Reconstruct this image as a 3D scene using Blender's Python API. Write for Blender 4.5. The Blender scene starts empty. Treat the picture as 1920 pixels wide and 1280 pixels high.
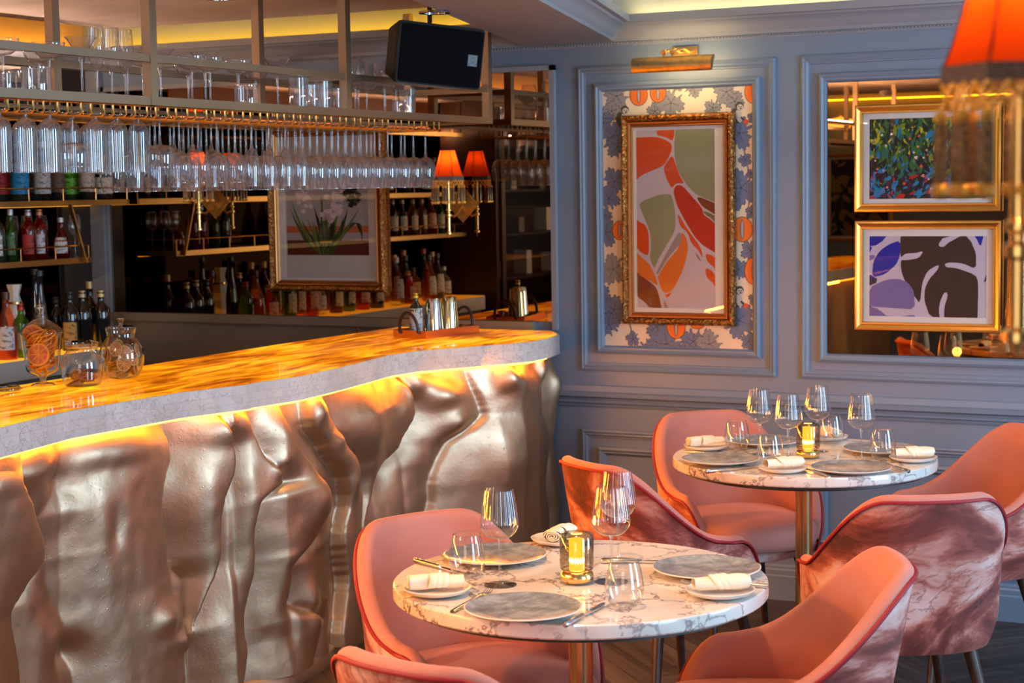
import bpy, math, random
from mathutils import Vector, Matrix
from math import sin, cos, pi, radians as rad
random.seed(7)
SC = bpy.context.scene
COL = SC.collection

# ------------------------------------------------------------------ camera
EYE = Vector((0, 0, 1.65)); FPX = 3232.7; PITCH = .09; ROLL = .0156; YAW = .4615
_F = Vector((-sin(YAW)*cos(PITCH), cos(YAW)*cos(PITCH), -sin(PITCH)))
_R0 = Vector((cos(YAW), sin(YAW), 0)); _U0 = _R0.cross(_F)
_R = _R0*cos(ROLL) - _U0*sin(ROLL); _U = _U0*cos(ROLL) + _R0*sin(ROLL)
cam = bpy.data.cameras.new('camera'); cam_ob = bpy.data.objects.new('camera', cam); COL.objects.link(cam_ob)
cam_ob.matrix_world = Matrix(((_R.x, _U.x, -_F.x, EYE.x), (_R.y, _U.y, -_F.y, EYE.y), (_R.z, _U.z, -_F.z, EYE.z), (0, 0, 0, 1)))
cam.sensor_width = 36; cam.lens = FPX/1920*36; cam.clip_start = .05; cam.clip_end = 60
cam.dof.use_dof = True; cam.dof.focus_distance = 4.6; cam.dof.aperture_fstop = 7.0
SC.camera = cam_ob

def up(px, py, ax, v):
    """point of the room seen at photo pixel (px,py) on the plane axis=v"""
    d = _F + _R*((px-960)/FPX) - _U*((py-640)/FPX)
    i = 'xyz'.index(ax)
    return EYE + d*((v-EYE[i])/d[i])

# ------------------------------------------------------------------ world, exposure, lights
SC.view_settings.view_transform = 'Standard'; SC.view_settings.look = 'None'
SC.view_settings.exposure = 0.38; SC.view_settings.gamma = 1; SC.view_settings.use_curve_mapping = False
w = bpy.data.worlds.new('world'); SC.world = w; w.use_nodes = True
w.node_tree.nodes['Background'].inputs[0].default_value = (.25, .32, .42, 1)
w.node_tree.nodes['Background'].inputs[1].default_value = .25
SC.cycles.max_bounces = 10; SC.cycles.transparent_max_bounces = 40; SC.cycles.glossy_bounces = 5
SC.cycles.diffuse_bounces = 3; SC.cycles.transmission_bounces = 6; SC.cycles.caustics_reflective = False
SC.cycles.caustics_refractive = False; SC.cycles.sample_clamp_indirect = 6; SC.cycles.sample_clamp_direct = 0
try:
    SC.cycles.use_denoising = True; SC.cycles.denoiser = 'OPENIMAGEDENOISE'
    SC.cycles.denoising_input_passes = 'RGB_ALBEDO_NORMAL'; SC.cycles.denoising_prefilter = 'ACCURATE'
except Exception: pass

def light(name, kind, loc, power, color, size=.1, sizey=None, aim=None, spot=None, blend=.5):
    l = bpy.data.lights.new(name, kind); o = bpy.data.objects.new(name, l); COL.objects.link(o)
    l.energy = power; l.color = color; o.location = loc
    if kind == 'AREA':
        l.shape = 'RECTANGLE' if sizey else 'SQUARE'; l.size = size
        if sizey: l.size_y = sizey
    elif kind == 'SPOT':
        l.spot_size = spot; l.spot_blend = blend; l.shadow_soft_size = size
    else: l.shadow_soft_size = size
    if aim is not None:
        o.rotation_euler = (Vector(aim)-Vector(loc)).to_track_quat('-Z', 'Y').to_euler()
    return o
# daylight arriving through the tall side window on the right
for wy, pw in ((2.35, 50), (4.75, 88)):
    light('daylight_side_window', 'AREA', (1.70, wy, 1.50), pw, (.46, .73, 1.0), .95, 1.75, aim=(0, wy, 1.42))
light('front_window_fill', 'AREA', (.2, -2.92, 1.5), 26, (1.0, .88, .76), 2.2, 1.8, aim=(-.6, 3, 1.2))  # warm fill added behind the camera, standing in for room lamps
DOWN = [(-1.55, 3.3, 2.5), (-1.5, 5.25, 2.5), (-2.5, 2.4, 2.2), (-.4, 4.2, 2.5), (-2.75, 5.0, 2.2)]  # warm fill spots added over tables and soffit, none in view
for i, p in enumerate(DOWN):
    light('downlight_fill', 'SPOT', (p[0], p[1], p[2]-.04), (66, 50, 50, 20, 36)[i], (1, .54, .22), .05, aim=(p[0], p[1], 0), spot=rad(95), blend=.9)

AMB = [(-2.80, 1.9, ZB0, (-1.25, 3.9, .6), 130), (-2.95, 4.1, ZB0, (-1.4, 5.6, .5), 45)] if (ZB0 := 2.18) else []
for a in AMB:   # amber fill spots added on the bar side to turn the chairs orange
    light('amber_chair_fill', 'SPOT', a[:3], a[4], (1, .33, .05), .06, aim=a[3], spot=rad(56), blend=1.0)

# ------------------------------------------------------------------ materials
def newmat(name):
    m = bpy.data.materials.new(name); m.use_nodes = True
    nt = m.node_tree; nt.nodes.clear()
    out = nt.nodes.new('ShaderNodeOutputMaterial')
    return m, nt, out
def N(nt, typ, **kw):
    n = nt.nodes.new(typ)
    for k, v in kw.items():
        if k.startswith('i_'):
            key = k[2:]; key = int(key) if key.isdigit() else key.replace('_', ' ')
            n.inputs[key].default_value = v
        else: setattr(n, k, v)
    return n
def L(nt, a, ao, b, bi): nt.links.new(a.outputs[ao], b.inputs[bi])
def ramp(nt, stops, interp='LINEAR'):
    r = nt.nodes.new('ShaderNodeValToRGB'); r.color_ramp.interpolation = interp
    e = r.color_ramp.elements
    while len(e) > 1: e.remove(e[-1])
    e[0].position = stops[0][0]; e[0].color = (*stops[0][1], 1) if len(stops[0][1]) == 3 else stops[0][1]
    for p, c in stops[1:]:
        x = e.new(p); x.color = (*c, 1) if len(c) == 3 else c
    return r
def g(v): return (v, v, v)
def s2l(r, gg, b):
    f = lambda c: (c/255/12.92) if c/255 <= .04045 else ((c/255+.055)/1.055)**2.4
    return (f(r), f(gg), f(b))
def pbr(name, col, rough=.5, metal=0, emit=None, es=0, noise=0, nscale=8, bump=0, bscale=60, coat=0, sheen=0, spec=.5, bdist=.004, stretch=None):
    m, nt, out = newmat(name)
    b = N(nt, 'ShaderNodeBsdfPrincipled'); L(nt, b, 0, out, 0)
    b.inputs['Base Color'].default_value = (*col, 1); b.inputs['Roughness'].default_value = rough
    b.inputs['Metallic'].default_value = metal; b.inputs['Specular IOR Level'].default_value = spec
    b.inputs['Coat Weight'].default_value = coat; b.inputs['Coat Roughness'].default_value = .05
    if sheen:
        b.inputs['Sheen Weight'].default_value = sheen; b.inputs['Sheen Roughness'].default_value = .4
        b.inputs['Sheen Tint'].default_value = (*[min(1, c*1.5+.15) for c in col], 1)
    if emit: b.inputs['Emission Color'].default_value = (*emit, 1); b.inputs['Emission Strength'].default_value = es
    tc = N(nt, 'ShaderNodeTexCoord'); src = tc, 'Object'
    if stretch:
        mp = N(nt, 'ShaderNodeMapping'); mp.inputs['Scale'].default_value = stretch; L(nt, tc, 'Object', mp, 0); src = mp, 0
    if noise:
        n = N(nt, 'ShaderNodeTexNoise', i_Scale=nscale, i_Detail=5.0); L(nt, src[0], src[1], n, 'Vector')
        r = ramp(nt, [(.3, tuple(c*(1-noise) for c in col)), (.7, tuple(min(1, c*(1+noise)) for c in col))])
        L(nt, n, 'Fac', r, 0); L(nt, r, 0, b, 'Base Color')
    if bump:
        n = N(nt, 'ShaderNodeTexNoise', i_Scale=bscale, i_Detail=4.0); L(nt, src[0], src[1], n, 'Vector')
        bp = N(nt, 'ShaderNodeBump', i_Strength=bump, i_Distance=bdist); L(nt, n, 'Fac', bp, 'Height'); L(nt, bp, 0, b, 'Normal')
    return m
def thin_glass(name, tint=(.95, .96, .97), ior=1.5, boost=1.0, rough=0.0, body=0.0, bodycol=(.8, .85, .9)):
    """thin-walled glass: Fresnel reflection over a straight-through tint"""
    m, nt, out = newmat(name)
    t = N(nt, 'ShaderNodeBsdfTransparent'); t.inputs[0].default_value = (*tint, 1)
    gl = N(nt, 'ShaderNodeBsdfGlossy', i_Roughness=rough)
    fr = N(nt, 'ShaderNodeFresnel'); ge = N(nt, 'ShaderNodeNewGeometry')   # same reflectance seen from either face of the wall
    mi = N(nt, 'ShaderNodeMix', data_type='FLOAT'); mi.inputs[2].default_value = ior; mi.inputs[3].default_value = 1/ior
    L(nt, ge, 'Backfacing', mi, 0); L(nt, mi, 0, fr, 'IOR')
    mu = N(nt, 'ShaderNodeMath', operation='MULTIPLY', use_clamp=True); mu.inputs[1].default_value = boost
    lw = N(nt, 'ShaderNodeLayerWeight', i_Blend=.5); pw = N(nt, 'ShaderNodeMath', operation='POWER'); pw.inputs[1].default_value = 3.5; L(nt, lw, 'Facing', pw, 0)
    tm = N(nt, 'ShaderNodeMix', data_type='RGBA'); tm.inputs[6].default_value = (*tint, 1); tm.inputs[7].default_value = (*[c*.80 for c in tint], 1)
    L(nt, pw, 0, tm, 0); L(nt, tm, 2, t, 0)     # longer path through the wall at glancing angles
    L(nt, fr, 0, mu, 0); mx = N(nt, 'ShaderNodeMixShader'); L(nt, mu, 0, mx, 0); L(nt, t, 0, mx, 1); L(nt, gl, 0, mx, 2)
    last = mx
    if body:
        d = N(nt, 'ShaderNodeBsdfDiffuse'); d.inputs[0].default_value = (*bodycol, 1)
        m2 = N(nt, 'ShaderNodeMixShader'); m2.inputs[0].default_value = body
        L(nt, mx, 0, m2, 1); L(nt, d, 0, m2, 2); last = m2
    L(nt, last, 0, out, 0)
    return m
def emis(name, col, s):
    m, nt, out = newmat(name); e = N(nt, 'ShaderNodeEmission', i_Strength=s); e.inputs[0].default_value = (*col, 1); L(nt, e, 0, out, 0); return m
def mirror_mat(name, tint, rough=.0):
    m, nt, out = newmat(name); e = N(nt, 'ShaderNodeBsdfGlossy', i_Roughness=rough); e.inputs[0].default_value = (*tint, 1)
    L(nt, e, 0, out, 0); return m

M = {}
M['paint'] = pbr('wall_paint_grey_blue', (.175, .25, .355), .42, bump=.05, bscale=180, bdist=.001)
M['paint_bar'] = pbr('wall_paint_taupe', (.27, .215, .155), .5)
M['ceiling'] = pbr('ceiling_white', (.55, .53, .50), .6)
M['soffit'] = pbr('soffit_paint', (.27, .30, .345), .45)
M['raft'] = pbr('ceiling_painted_plaster', (.86, .74, .68), .7, noise=.13, nscale=2.2, stretch=(.9, 1.5, 1))
M['brass'] = pbr('brass_polished', (.83, .55, .20), .22, 1)
M['brass_old'] = pbr('brass_aged', (.62, .40, .15), .34, 1, noise=.25, nscale=30)
M['rack'] = pbr('brushed_bronze_rack', (.50, .40, .29), .36, 1, bump=.1, bscale=200, bdist=.001)
M['chrome'] = pbr('steel_polished', (.80, .80, .80), .12, 1)
M['steel'] = pbr('steel_brushed', (.45, .43, .40), .3, 1)
M['copper'] = pbr('copper_tray', (.90, .38, .16), .25, 1)
M['black'] = pbr('black_satin', (.012, .012, .013), .4)
M['blackm'] = pbr('black_powdercoat', (.014, .013, .013), .6, spec=.2)
M['white'] = pbr('white_card', (.80, .78, .76), .7)
M['cream'] = pbr('cream_ceramic', (.80, .76, .68), .3, coat=.3)
M['red_trim'] = pbr('burgundy_piping', (.30, .006, .015), .6)
M['velvet'] = pbr('blush_velvet', (.54, .205, .16), .75, sheen=.35, noise=.07, nscale=9, bump=.1, bscale=250, bdist=.001)
M['walnut'] = pbr('dark_walnut', (.050, .025, .018), .38, noise=.5, nscale=7, stretch=(14, 14, 1.2))
M['glass'] = thin_glass('clear_glass', (.95, .955, .965), 1.5, 2.6)
M['glass_rack'] = thin_glass('clear_stemware_glass', (.93, .93, .94), 1.52, 2.8, body=.05, bodycol=(.90, .88, .88))
M['glass_jar'] = thin_glass('jar_glass', (.94, .95, .94), 1.5, 3.4)
M['smoke'] = thin_glass('smoked_glass', (.78, .72, .62), 1.5, 1.6)
M['led'] = emis('led_orange', (1, .27, .016), 20)
M['cove'] = emis('led_warm_cove', (1, .37, .012), 38)
M['amber_panel'] = pbr('amber_back_panel', (.16, .05, .012), .4)
M['led4'] = emis('led_raft_fill_shelf', (1, .66, .46), 120)
M['led3'] = emis('led_raft_fill', (1, .80, .70), 220)
M['cove2'] = emis('led_warm_cove_dining', (1, .58, .17), 50)
M['mirror'] = mirror_mat('bronze_mirror', (.40, .27, .17))
M['glazing0'] = thin_glass('cabinet_door_glass', (.9, .9, .9), 1.45, 1.0)
M['mirror_dark'] = mirror_mat('smoked_mirror', (.008, .005, .003))
M['mirror2'] = mirror_mat('amber_mirror', (.36, .20, .09))
M['linen'] = pbr('cream_linen', (.86, .78, .62), .8, bump=.25, bscale=300, bdist=.0008)
M['plate_white'] = pbr('white_porcelain', (.80, .77, .73), .2, coat=.4)
M['cutlery'] = pbr('cutlery_steel', (.70, .68, .66), .18, 1)
M['glow'] = emis('lamp_glow', (1, .34, .02), 3.2)
M['bulb'] = emis('lamp_flame', (1, .62, .18), 14)
M['pole'] = pbr('brass_table_pole', (.66, .46, .22), .25, 1)
M['dark_under'] = pbr('table_underside', (.02, .018, .018), .5)
M['frame_gold'] = pbr('gold_leaf_smooth', (.72, .42, .11), .3, 1)
M['frame_dark'] = pbr('gold_bronze_inner', (.42, .17, .05), .35, .8)
M['cork'] = pbr('cork', (.55, .33, .16), .8, noise=.2, nscale=80)
M['leather'] = pbr('dark_leather', (.05, .022, .015), .5)
M['grout'] = pbr('shelf_dark', (.03, .02, .015), .4)

def mat_floor():
    m, nt, out = newmat('dark_oak_chevron_floor')
    b = N(nt, 'ShaderNodeBsdfPrincipled', i_Roughness=.42); L(nt, b, 0, out, 0)
    tc = N(nt, 'ShaderNodeTexCoord'); sx = N(nt, 'ShaderNodeSeparateXYZ'); L(nt, tc, 'Object', sx, 0)
    # chevron: fold x with a ping-pong and shear y
    pp = N(nt, 'ShaderNodeMath', operation='PINGPONG'); pp.inputs[1].default_value = .42; L(nt, sx, 0, pp, 0)
    ad = N(nt, 'ShaderNodeMath', operation='ADD'); L(nt, sx, 1, ad, 0); L(nt, pp, 0, ad, 1)
    dv = N(nt, 'ShaderNodeMath', operation='DIVIDE'); dv.inputs[1].default_value = .13; L(nt, ad, 0, dv, 0)
    fl = N(nt, 'ShaderNodeMath', operation='FLOOR'); L(nt, dv, 0, fl, 0)
    fx = N(nt, 'ShaderNodeMath', operation='DIVIDE'); fx.inputs[1].default_value = .42; L(nt, sx, 0, fx, 0)
    ff = N(nt, 'ShaderNodeMath', operation='FLOOR'); L(nt, fx, 0, ff, 0)
    cb = N(nt, 'ShaderNodeCombineXYZ'); L(nt, fl, 0, cb, 0); L(nt, ff, 0, cb, 1)
    wn = N(nt, 'ShaderNodeTexWhiteNoise'); L(nt, cb, 0, wn, 0)
    fr = N(nt, 'ShaderNodeMath', operation='FRACT'); L(nt, dv, 0, fr, 0)
    gap = ramp(nt, [(0, g(.1)), (.03, g(1)), (.97, g(1)), (1, g(.1))]); L(nt, fr, 0, gap, 0)
    cv = N(nt, 'ShaderNodeCombineXYZ'); L(nt, dv, 0, cv, 0)
    mp2 = N(nt, 'ShaderNodeMath', operation='MULTIPLY'); mp2.inputs[1].default_value = .35; L(nt, sx, 0, mp2, 0)
    L(nt, mp2, 0, cv, 1); L(nt, wn, 0, cv, 2)
    nz = N(nt, 'ShaderNodeTexNoise', i_Scale=2.6, i_Detail=7.0, i_Distortion=1.3); L(nt, cv, 0, nz, 'Vector')
    rp = ramp(nt, [(.3, (.030, .022, .017)), (.5, (.075, .055, .042)), (.62, (.12, .095, .075)), (.75, (.05, .038, .03))]); L(nt, nz, 'Fac', rp, 0)
    mx = N(nt, 'ShaderNodeMix', data_type='RGBA', blend_type='MULTIPLY'); mx.inputs[0].default_value = 1
    L(nt, rp, 0, mx, 6); L(nt, gap, 0, mx, 7)
    hs = N(nt, 'ShaderNodeMix', data_type='RGBA', blend_type='MULTIPLY'); hs.inputs[0].default_value = .55
    L(nt, mx, 2, hs, 6); L(nt, wn, 0, hs, 7); L(nt, hs, 2, b, 'Base Color')
    bp = N(nt, 'ShaderNodeBump', i_Strength=.3, i_Distance=.003); L(nt, gap, 0, bp, 'Height'); L(nt, bp, 0, b, 'Normal')
    return m
M['floor'] = mat_floor()

def mat_marble(name, base, vein, vein2, scale=5.5, width=.035, rough=.16, brick=False, both=True):
    m, nt, out = newmat(name)
    b = N(nt, 'ShaderNodeBsdfPrincipled', i_Roughness=rough); L(nt, b, 0, out, 0)
    b.inputs['Coat Weight'].default_value = .25; b.inputs['Coat Roughness'].default_value = .05
    tc = N(nt, 'ShaderNodeTexCoord')
    dn = N(nt, 'ShaderNodeTexNoise', i_Scale=3.2, i_Detail=6.0, i_Roughness=.62); L(nt, tc, 'Object', dn, 'Vector')
    ms = N(nt, 'ShaderNodeMix', data_type='RGBA', blend_type='LINEAR_LIGHT'); ms.inputs[0].default_value = .30
    L(nt, tc, 'Object', ms, 6); L(nt, dn, 'Color', ms, 7)
    v = N(nt, 'ShaderNodeTexVoronoi', feature='DISTANCE_TO_EDGE', i_Scale=scale); L(nt, ms, 2, v, 'Vector')
    r1 = ramp(nt, [(0, g(1)), (width*.35, g(.75)), (width, g(0))]); L(nt, v, 'Distance', r1, 0)
    v2 = N(nt, 'ShaderNodeTexVoronoi', feature='DISTANCE_TO_EDGE', i_Scale=scale*2.7); L(nt, ms, 2, v2, 'Vector')
    r2 = ramp(nt, [(0, g(.7)), (width*.9, g(0))]); L(nt, v2, 'Distance', r2, 0)
    mk = N(nt, 'ShaderNodeTexNoise', i_Scale=2.4, i_Detail=3.0); L(nt, tc, 'Object', mk, 'Vector')
    rm = ramp(nt, [(.50, g(0)), (.64, g(1))]); L(nt, mk, 'Fac', rm, 0)
    mm = N(nt, 'ShaderNodeMath', operation='MULTIPLY'); L(nt, r2, 0, mm, 0); L(nt, rm, 0, mm, 1)
    mx = N(nt, 'ShaderNodeMath', operation='MAXIMUM'); L(nt, mm, 0, mx, 1)
    m1 = N(nt, 'ShaderNodeMath', operation='MULTIPLY'); L(nt, r1, 0, m1, 0)
    rm2 = ramp(nt, [(.34, g(.25)), (.55, g(1))]); L(nt, mk, 'Fac', rm2, 0); L(nt, rm2, 0, m1, 1); L(nt, m1, 0, mx, 0)
    cl = N(nt, 'ShaderNodeTexNoise', i_Scale=4.0, i_Detail=5.0); L(nt, ms, 2, cl, 'Vector')
    cr = ramp(nt, [(.35, tuple(c*.82 for c in base)), (.6, base)]); L(nt, cl, 'Fac', cr, 0)
    vc = ramp(nt, [(.4, vein), (.6, vein2)]); L(nt, mk, 'Fac', vc, 0)
    cm = N(nt, 'ShaderNodeMix', data_type='RGBA'); L(nt, mx, 0, cm, 0); L(nt, cr, 0, cm, 6); L(nt, vc, 0, cm, 7)
    last = (cm, 2)
    if brick:
        bk = N(nt, 'ShaderNodeTexBrick', i_Scale=1.0); bk.inputs['Brick Width'].default_value = .07; bk.inputs['Row Height'].default_value = .0275
        bk.inputs['Mortar Size'].default_value = .0012; bk.inputs['Color1'].default_value = (1, 1, 1, 1); bk.inputs['Color2'].default_value = (.93, .92, .91, 1); bk.inputs['Mortar'].default_value = (.88, .86, .84, 1)
        sp = N(nt, 'ShaderNodeSeparateXYZ'); L(nt, tc, 'Object', sp, 0); c2 = N(nt, 'ShaderNodeCombineXYZ'); L(nt, sp, 1, c2, 0); L(nt, sp, 2, c2, 1)
        L(nt, c2, 0, bk, 'Vector')
        mz = N(nt, 'ShaderNodeMix', data_type='RGBA', blend_type='MULTIPLY'); mz.inputs[0].default_value = 1
        L(nt, cm, 2, mz, 6); L(nt, bk, 'Color', mz, 7); last = (mz, 2)
    L(nt, last[0], last[1], b, 'Base Color')
    return m
M['marble'] = mat_marble('marble_tabletop', (.84, .79, .73), (.13, .05, .06), (.20, .14, .17), 4.6, .038, .12)
M['marble_edge'] = mat_marble('marble_counter_edge', (.88, .77, .70), (.58, .46, .40), (.62, .52, .46), 14, .05, .22, brick=True)

def mat_onyx():
    m, nt, out = newmat('backlit_onyx')
    b = N(nt, 'ShaderNodeBsdfPrincipled', i_Roughness=.06, **{'i_Specular_IOR_Level': .2}); L(nt, b, 0, out, 0)
    tc = N(nt, 'ShaderNodeTexCoord')
    mp = N(nt, 'ShaderNodeMapping'); mp.inputs['Scale'].default_value = (9, 2.0, 3); mp.inputs['Rotation'].default_value = (0, 0, .5); L(nt, tc, 'Object', mp, 0)
    n = N(nt, 'ShaderNodeTexNoise', i_Scale=1.6, i_Detail=4.0, i_Roughness=.55, i_Distortion=.9); L(nt, mp, 0, n, 'Vector')
    big = N(nt, 'ShaderNodeTexNoise', i_Scale=1.4, i_Detail=2.0); L(nt, tc, 'Object', big, 'Vector')
    mi = N(nt, 'ShaderNodeMix', data_type='FLOAT'); mi.inputs[0].default_value = .42; L(nt, n, 'Fac', mi, 2); L(nt, big, 'Fac', mi, 3)
    r = ramp(nt, [(.33, (.16, .028, .001)), (.43, (.42, .085, .003)), (.50, (.75, .20, .004)), (.56, (1, .38, .008)), (.64, (1, .56, .025)), (.74, (.7, .20, .004))])
    L(nt, mi, 0, r, 0); L(nt, r, 0, b, 'Emission Color'); b.inputs['Emission Strength'].default_value = .92
    dk = N(nt, 'ShaderNodeMix', data_type='RGBA', blend_type='MULTIPLY'); dk.inputs[0].default_value = 1; dk.inputs[7].default_value = (.10, .06, .05, 1)
    L(nt, r, 0, dk, 6); L(nt, dk, 2, b, 'Base Color')
    return m
M['onyx'] = mat_onyx()
M['onyx2'] = pbr('backlit_amber_stone', (.2, .09, .02), .25, emit=(1, .40, .025), es=.85)

def mat_bronze():
    m, nt, out = newmat('cast_champagne_bronze')
    b = N(nt, 'ShaderNodeBsdfPrincipled', i_Roughness=.34, i_Metallic=.92); L(nt, b, 0, out, 0)
    tc = N(nt, 'ShaderNodeTexCoord')
    n = N(nt, 'ShaderNodeTexNoise', i_Scale=4, i_Detail=5.0); L(nt, tc, 'Object', n, 'Vector')
    r = ramp(nt, [(.3, (.47, .315, .20)), (.55, (.58, .41, .265)), (.75, (.68, .50, .34))]); L(nt, n, 'Fac', r, 0); L(nt, r, 0, b, 'Base Color')
    rr = ramp(nt, [(.3, g(.47)), (.7, g(.38))]); L(nt, n, 'Fac', rr, 0); L(nt, rr, 0, b, 'Roughness')
    n2 = N(nt, 'ShaderNodeTexNoise', i_Scale=70, i_Detail=3.0); L(nt, tc, 'Object', n2, 'Vector')
    v = N(nt, 'ShaderNodeTexVoronoi', i_Scale=55); L(nt, tc, 'Object', v, 'Vector')
    vr = ramp(nt, [(0, g(1)), (.18, g(0))]); L(nt, v, 'Distance', vr, 0)
    ad = N(nt, 'ShaderNodeMath', operation='ADD'); L(nt, n2, 'Fac', ad, 0); L(nt, vr, 0, ad, 1)
    bp = N(nt, 'ShaderNodeBump', i_Strength=.3, i_Distance=.0022); L(nt, ad, 0, bp, 'Height'); L(nt, bp, 0, b, 'Normal')
    return m
M['bronze'] = mat_bronze()

def mat_print_fabric():
    m, nt, out = newmat('watercolour_print_velvet')
    b = N(nt, 'ShaderNodeBsdfPrincipled', i_Roughness=.7); L(nt, b, 0, out, 0)
    b.inputs['Sheen Weight'].default_value = .05
    tc = N(nt, 'ShaderNodeTexCoord'); oi = N(nt, 'ShaderNodeObjectInfo')
    sc = N(nt, 'ShaderNodeVectorMath', operation='SCALE'); L(nt, oi, 'Location', sc, 0); sc.inputs['Scale'].default_value = 4.3
    av = N(nt, 'ShaderNodeVectorMath', operation='ADD'); L(nt, tc, 'Object', av, 0); L(nt, sc, 0, av, 1)
    mp = N(nt, 'ShaderNodeMapping'); mp.inputs['Scale'].default_value = (1, 1, 1.9); L(nt, av, 0, mp, 0)
    n = N(nt, 'ShaderNodeTexNoise', i_Scale=2.7, i_Detail=8.0, i_Roughness=.60, i_Distortion=.7); L(nt, mp, 0, n, 'Vector')
    r = ramp(nt, [(.34, (.07, .012, .010)), (.43, (.19, .035, .026)), (.485, (.38, .10, .075)), (.525, (.56, .25, .205)), (.58, (.64, .37, .33)), (.65, (.70, .50, .47)), (.72, (.50, .25, .21))])
    L(nt, n, 'Fac', r, 0)
    n2 = N(nt, 'ShaderNodeTexNoise', i_Scale=3.0, i_Detail=6.0, i_Roughness=.62, i_Distortion=1.2); L(nt, mp, 0, n2, 'Vector')
    r2 = ramp(nt, [(.482, g(0)), (.497, g(.6)), (.503, g(.6)), (.518, g(0))]); L(nt, n2, 'Fac', r2, 0)
    mx = N(nt, 'ShaderNodeMix', data_type='RGBA'); L(nt, r2, 0, mx, 0); L(nt, r, 0, mx, 6); mx.inputs[7].default_value = (.20, .045, .035, 1)
    L(nt, mx, 2, b, 'Base Color')
    n3 = N(nt, 'ShaderNodeTexNoise', i_Scale=220, i_Detail=2.0); L(nt, tc, 'Object', n3, 'Vector')
    bp = N(nt, 'ShaderNodeBump', i_Strength=.15, i_Distance=.001); L(nt, n3, 'Fac', bp, 'Height'); L(nt, bp, 0, b, 'Normal')
    return m
M['print'] = mat_print_fabric()

def mat_plate():
    m, nt, out = newmat('stoneware_blue_grey_glaze')
    b = N(nt, 'ShaderNodeBsdfPrincipled', i_Roughness=.16); L(nt, b, 0, out, 0)
    tc = N(nt, 'ShaderNodeTexCoord')
    n = N(nt, 'ShaderNodeTexNoise', i_Scale=20, i_Detail=9.0, i_Roughness=.72, i_Distortion=.25); L(nt, tc, 'Object', n, 'Vector')
    r = ramp(nt, [(.35, (.13, .155, .185)), (.5, (.24, .275, .31)), (.62, (.38, .42, .45))]); L(nt, n, 'Fac', r, 0); L(nt, r, 0, b, 'Base Color')
    return m
M['stoneware'] = mat_plate()
def mat_ornate(name, col, dark, scale=110):
    m, nt, out = newmat(name)
    b = N(nt, 'ShaderNodeBsdfPrincipled', i_Roughness=.28, i_Metallic=1.0); L(nt, b, 0, out, 0)
    tc = N(nt, 'ShaderNodeTexCoord')
    v = N(nt, 'ShaderNodeTexVoronoi', feature='SMOOTH_F1', i_Scale=scale); L(nt, tc, 'Object', v, 'Vector')
    n = N(nt, 'ShaderNodeTexNoise', i_Scale=scale*.6, i_Detail=4.0, i_Distortion=2.0); L(nt, tc, 'Object', n, 'Vector')
    ad = N(nt, 'ShaderNodeMath', operation='ADD'); L(nt, v, 'Distance', ad, 0); L(nt, n, 'Fac', ad, 1)
    r = ramp(nt, [(.45, col), (.95, dark)]); L(nt, ad, 0, r, 0); L(nt, r, 0, b, 'Base Color')
    bp = N(nt, 'ShaderNodeBump', i_Strength=1.0, i_Distance=.006, invert=True); L(nt, ad, 0, bp, 'Height'); L(nt, bp, 0, b, 'Normal')
    return m
M['ornate'] = mat_ornate('ornate_gilt_moulding', (.88, .58, .20), (.30, .12, .03))
def mat_grille():
    m, nt, out = newmat('speaker_grille_mesh')
    b = N(nt, 'ShaderNodeBsdfPrincipled', i_Roughness=.45); L(nt, b, 0, out, 0)
    tc = N(nt, 'ShaderNodeTexCoord')
    v = N(nt, 'ShaderNodeTexVoronoi', i_Scale=190, i_Randomness=.0); L(nt, tc, 'Object', v, 'Vector')
    r = ramp(nt, [(.28, (.002, .002, .003)), (.42, (.012, .012, .013))]); L(nt, v, 'Distance', r, 0); L(nt, r, 0, b, 'Base Color')
    return m
M['grille'] = mat_grille(); M['grille'].node_tree.nodes['Principled BSDF'].inputs['Specular IOR Level'].default_value = .0
def mat_shade():
    m, nt, out = newmat('red_silk_lampshade')
    d = N(nt, 'ShaderNodeBsdfDiffuse'); d.inputs[0].default_value = (.75, .045, .008, 1)
    t = N(nt, 'ShaderNodeBsdfTranslucent'); t.inputs[0].default_value = (1, .13, .012, 1)
    mx = N(nt, 'ShaderNodeMixShader'); mx.inputs[0].default_value = .65; L(nt, d, 0, mx, 1); L(nt, t, 0, mx, 2)
    L(nt, mx, 0, out, 0); return m
M['shade'] = mat_shade()
M['shade_trim'] = pbr('shade_braid', (.16, .11, .09), .8, noise=.3, nscale=200)
M['fringe'] = pbr('gold_bead_fringe', (.85, .50, .10), .35, .6)
M['bead_blue'] = pbr('amber_blue_beads', (.24, .15, .07), .25, .3, noise=.9, nscale=350)

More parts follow.
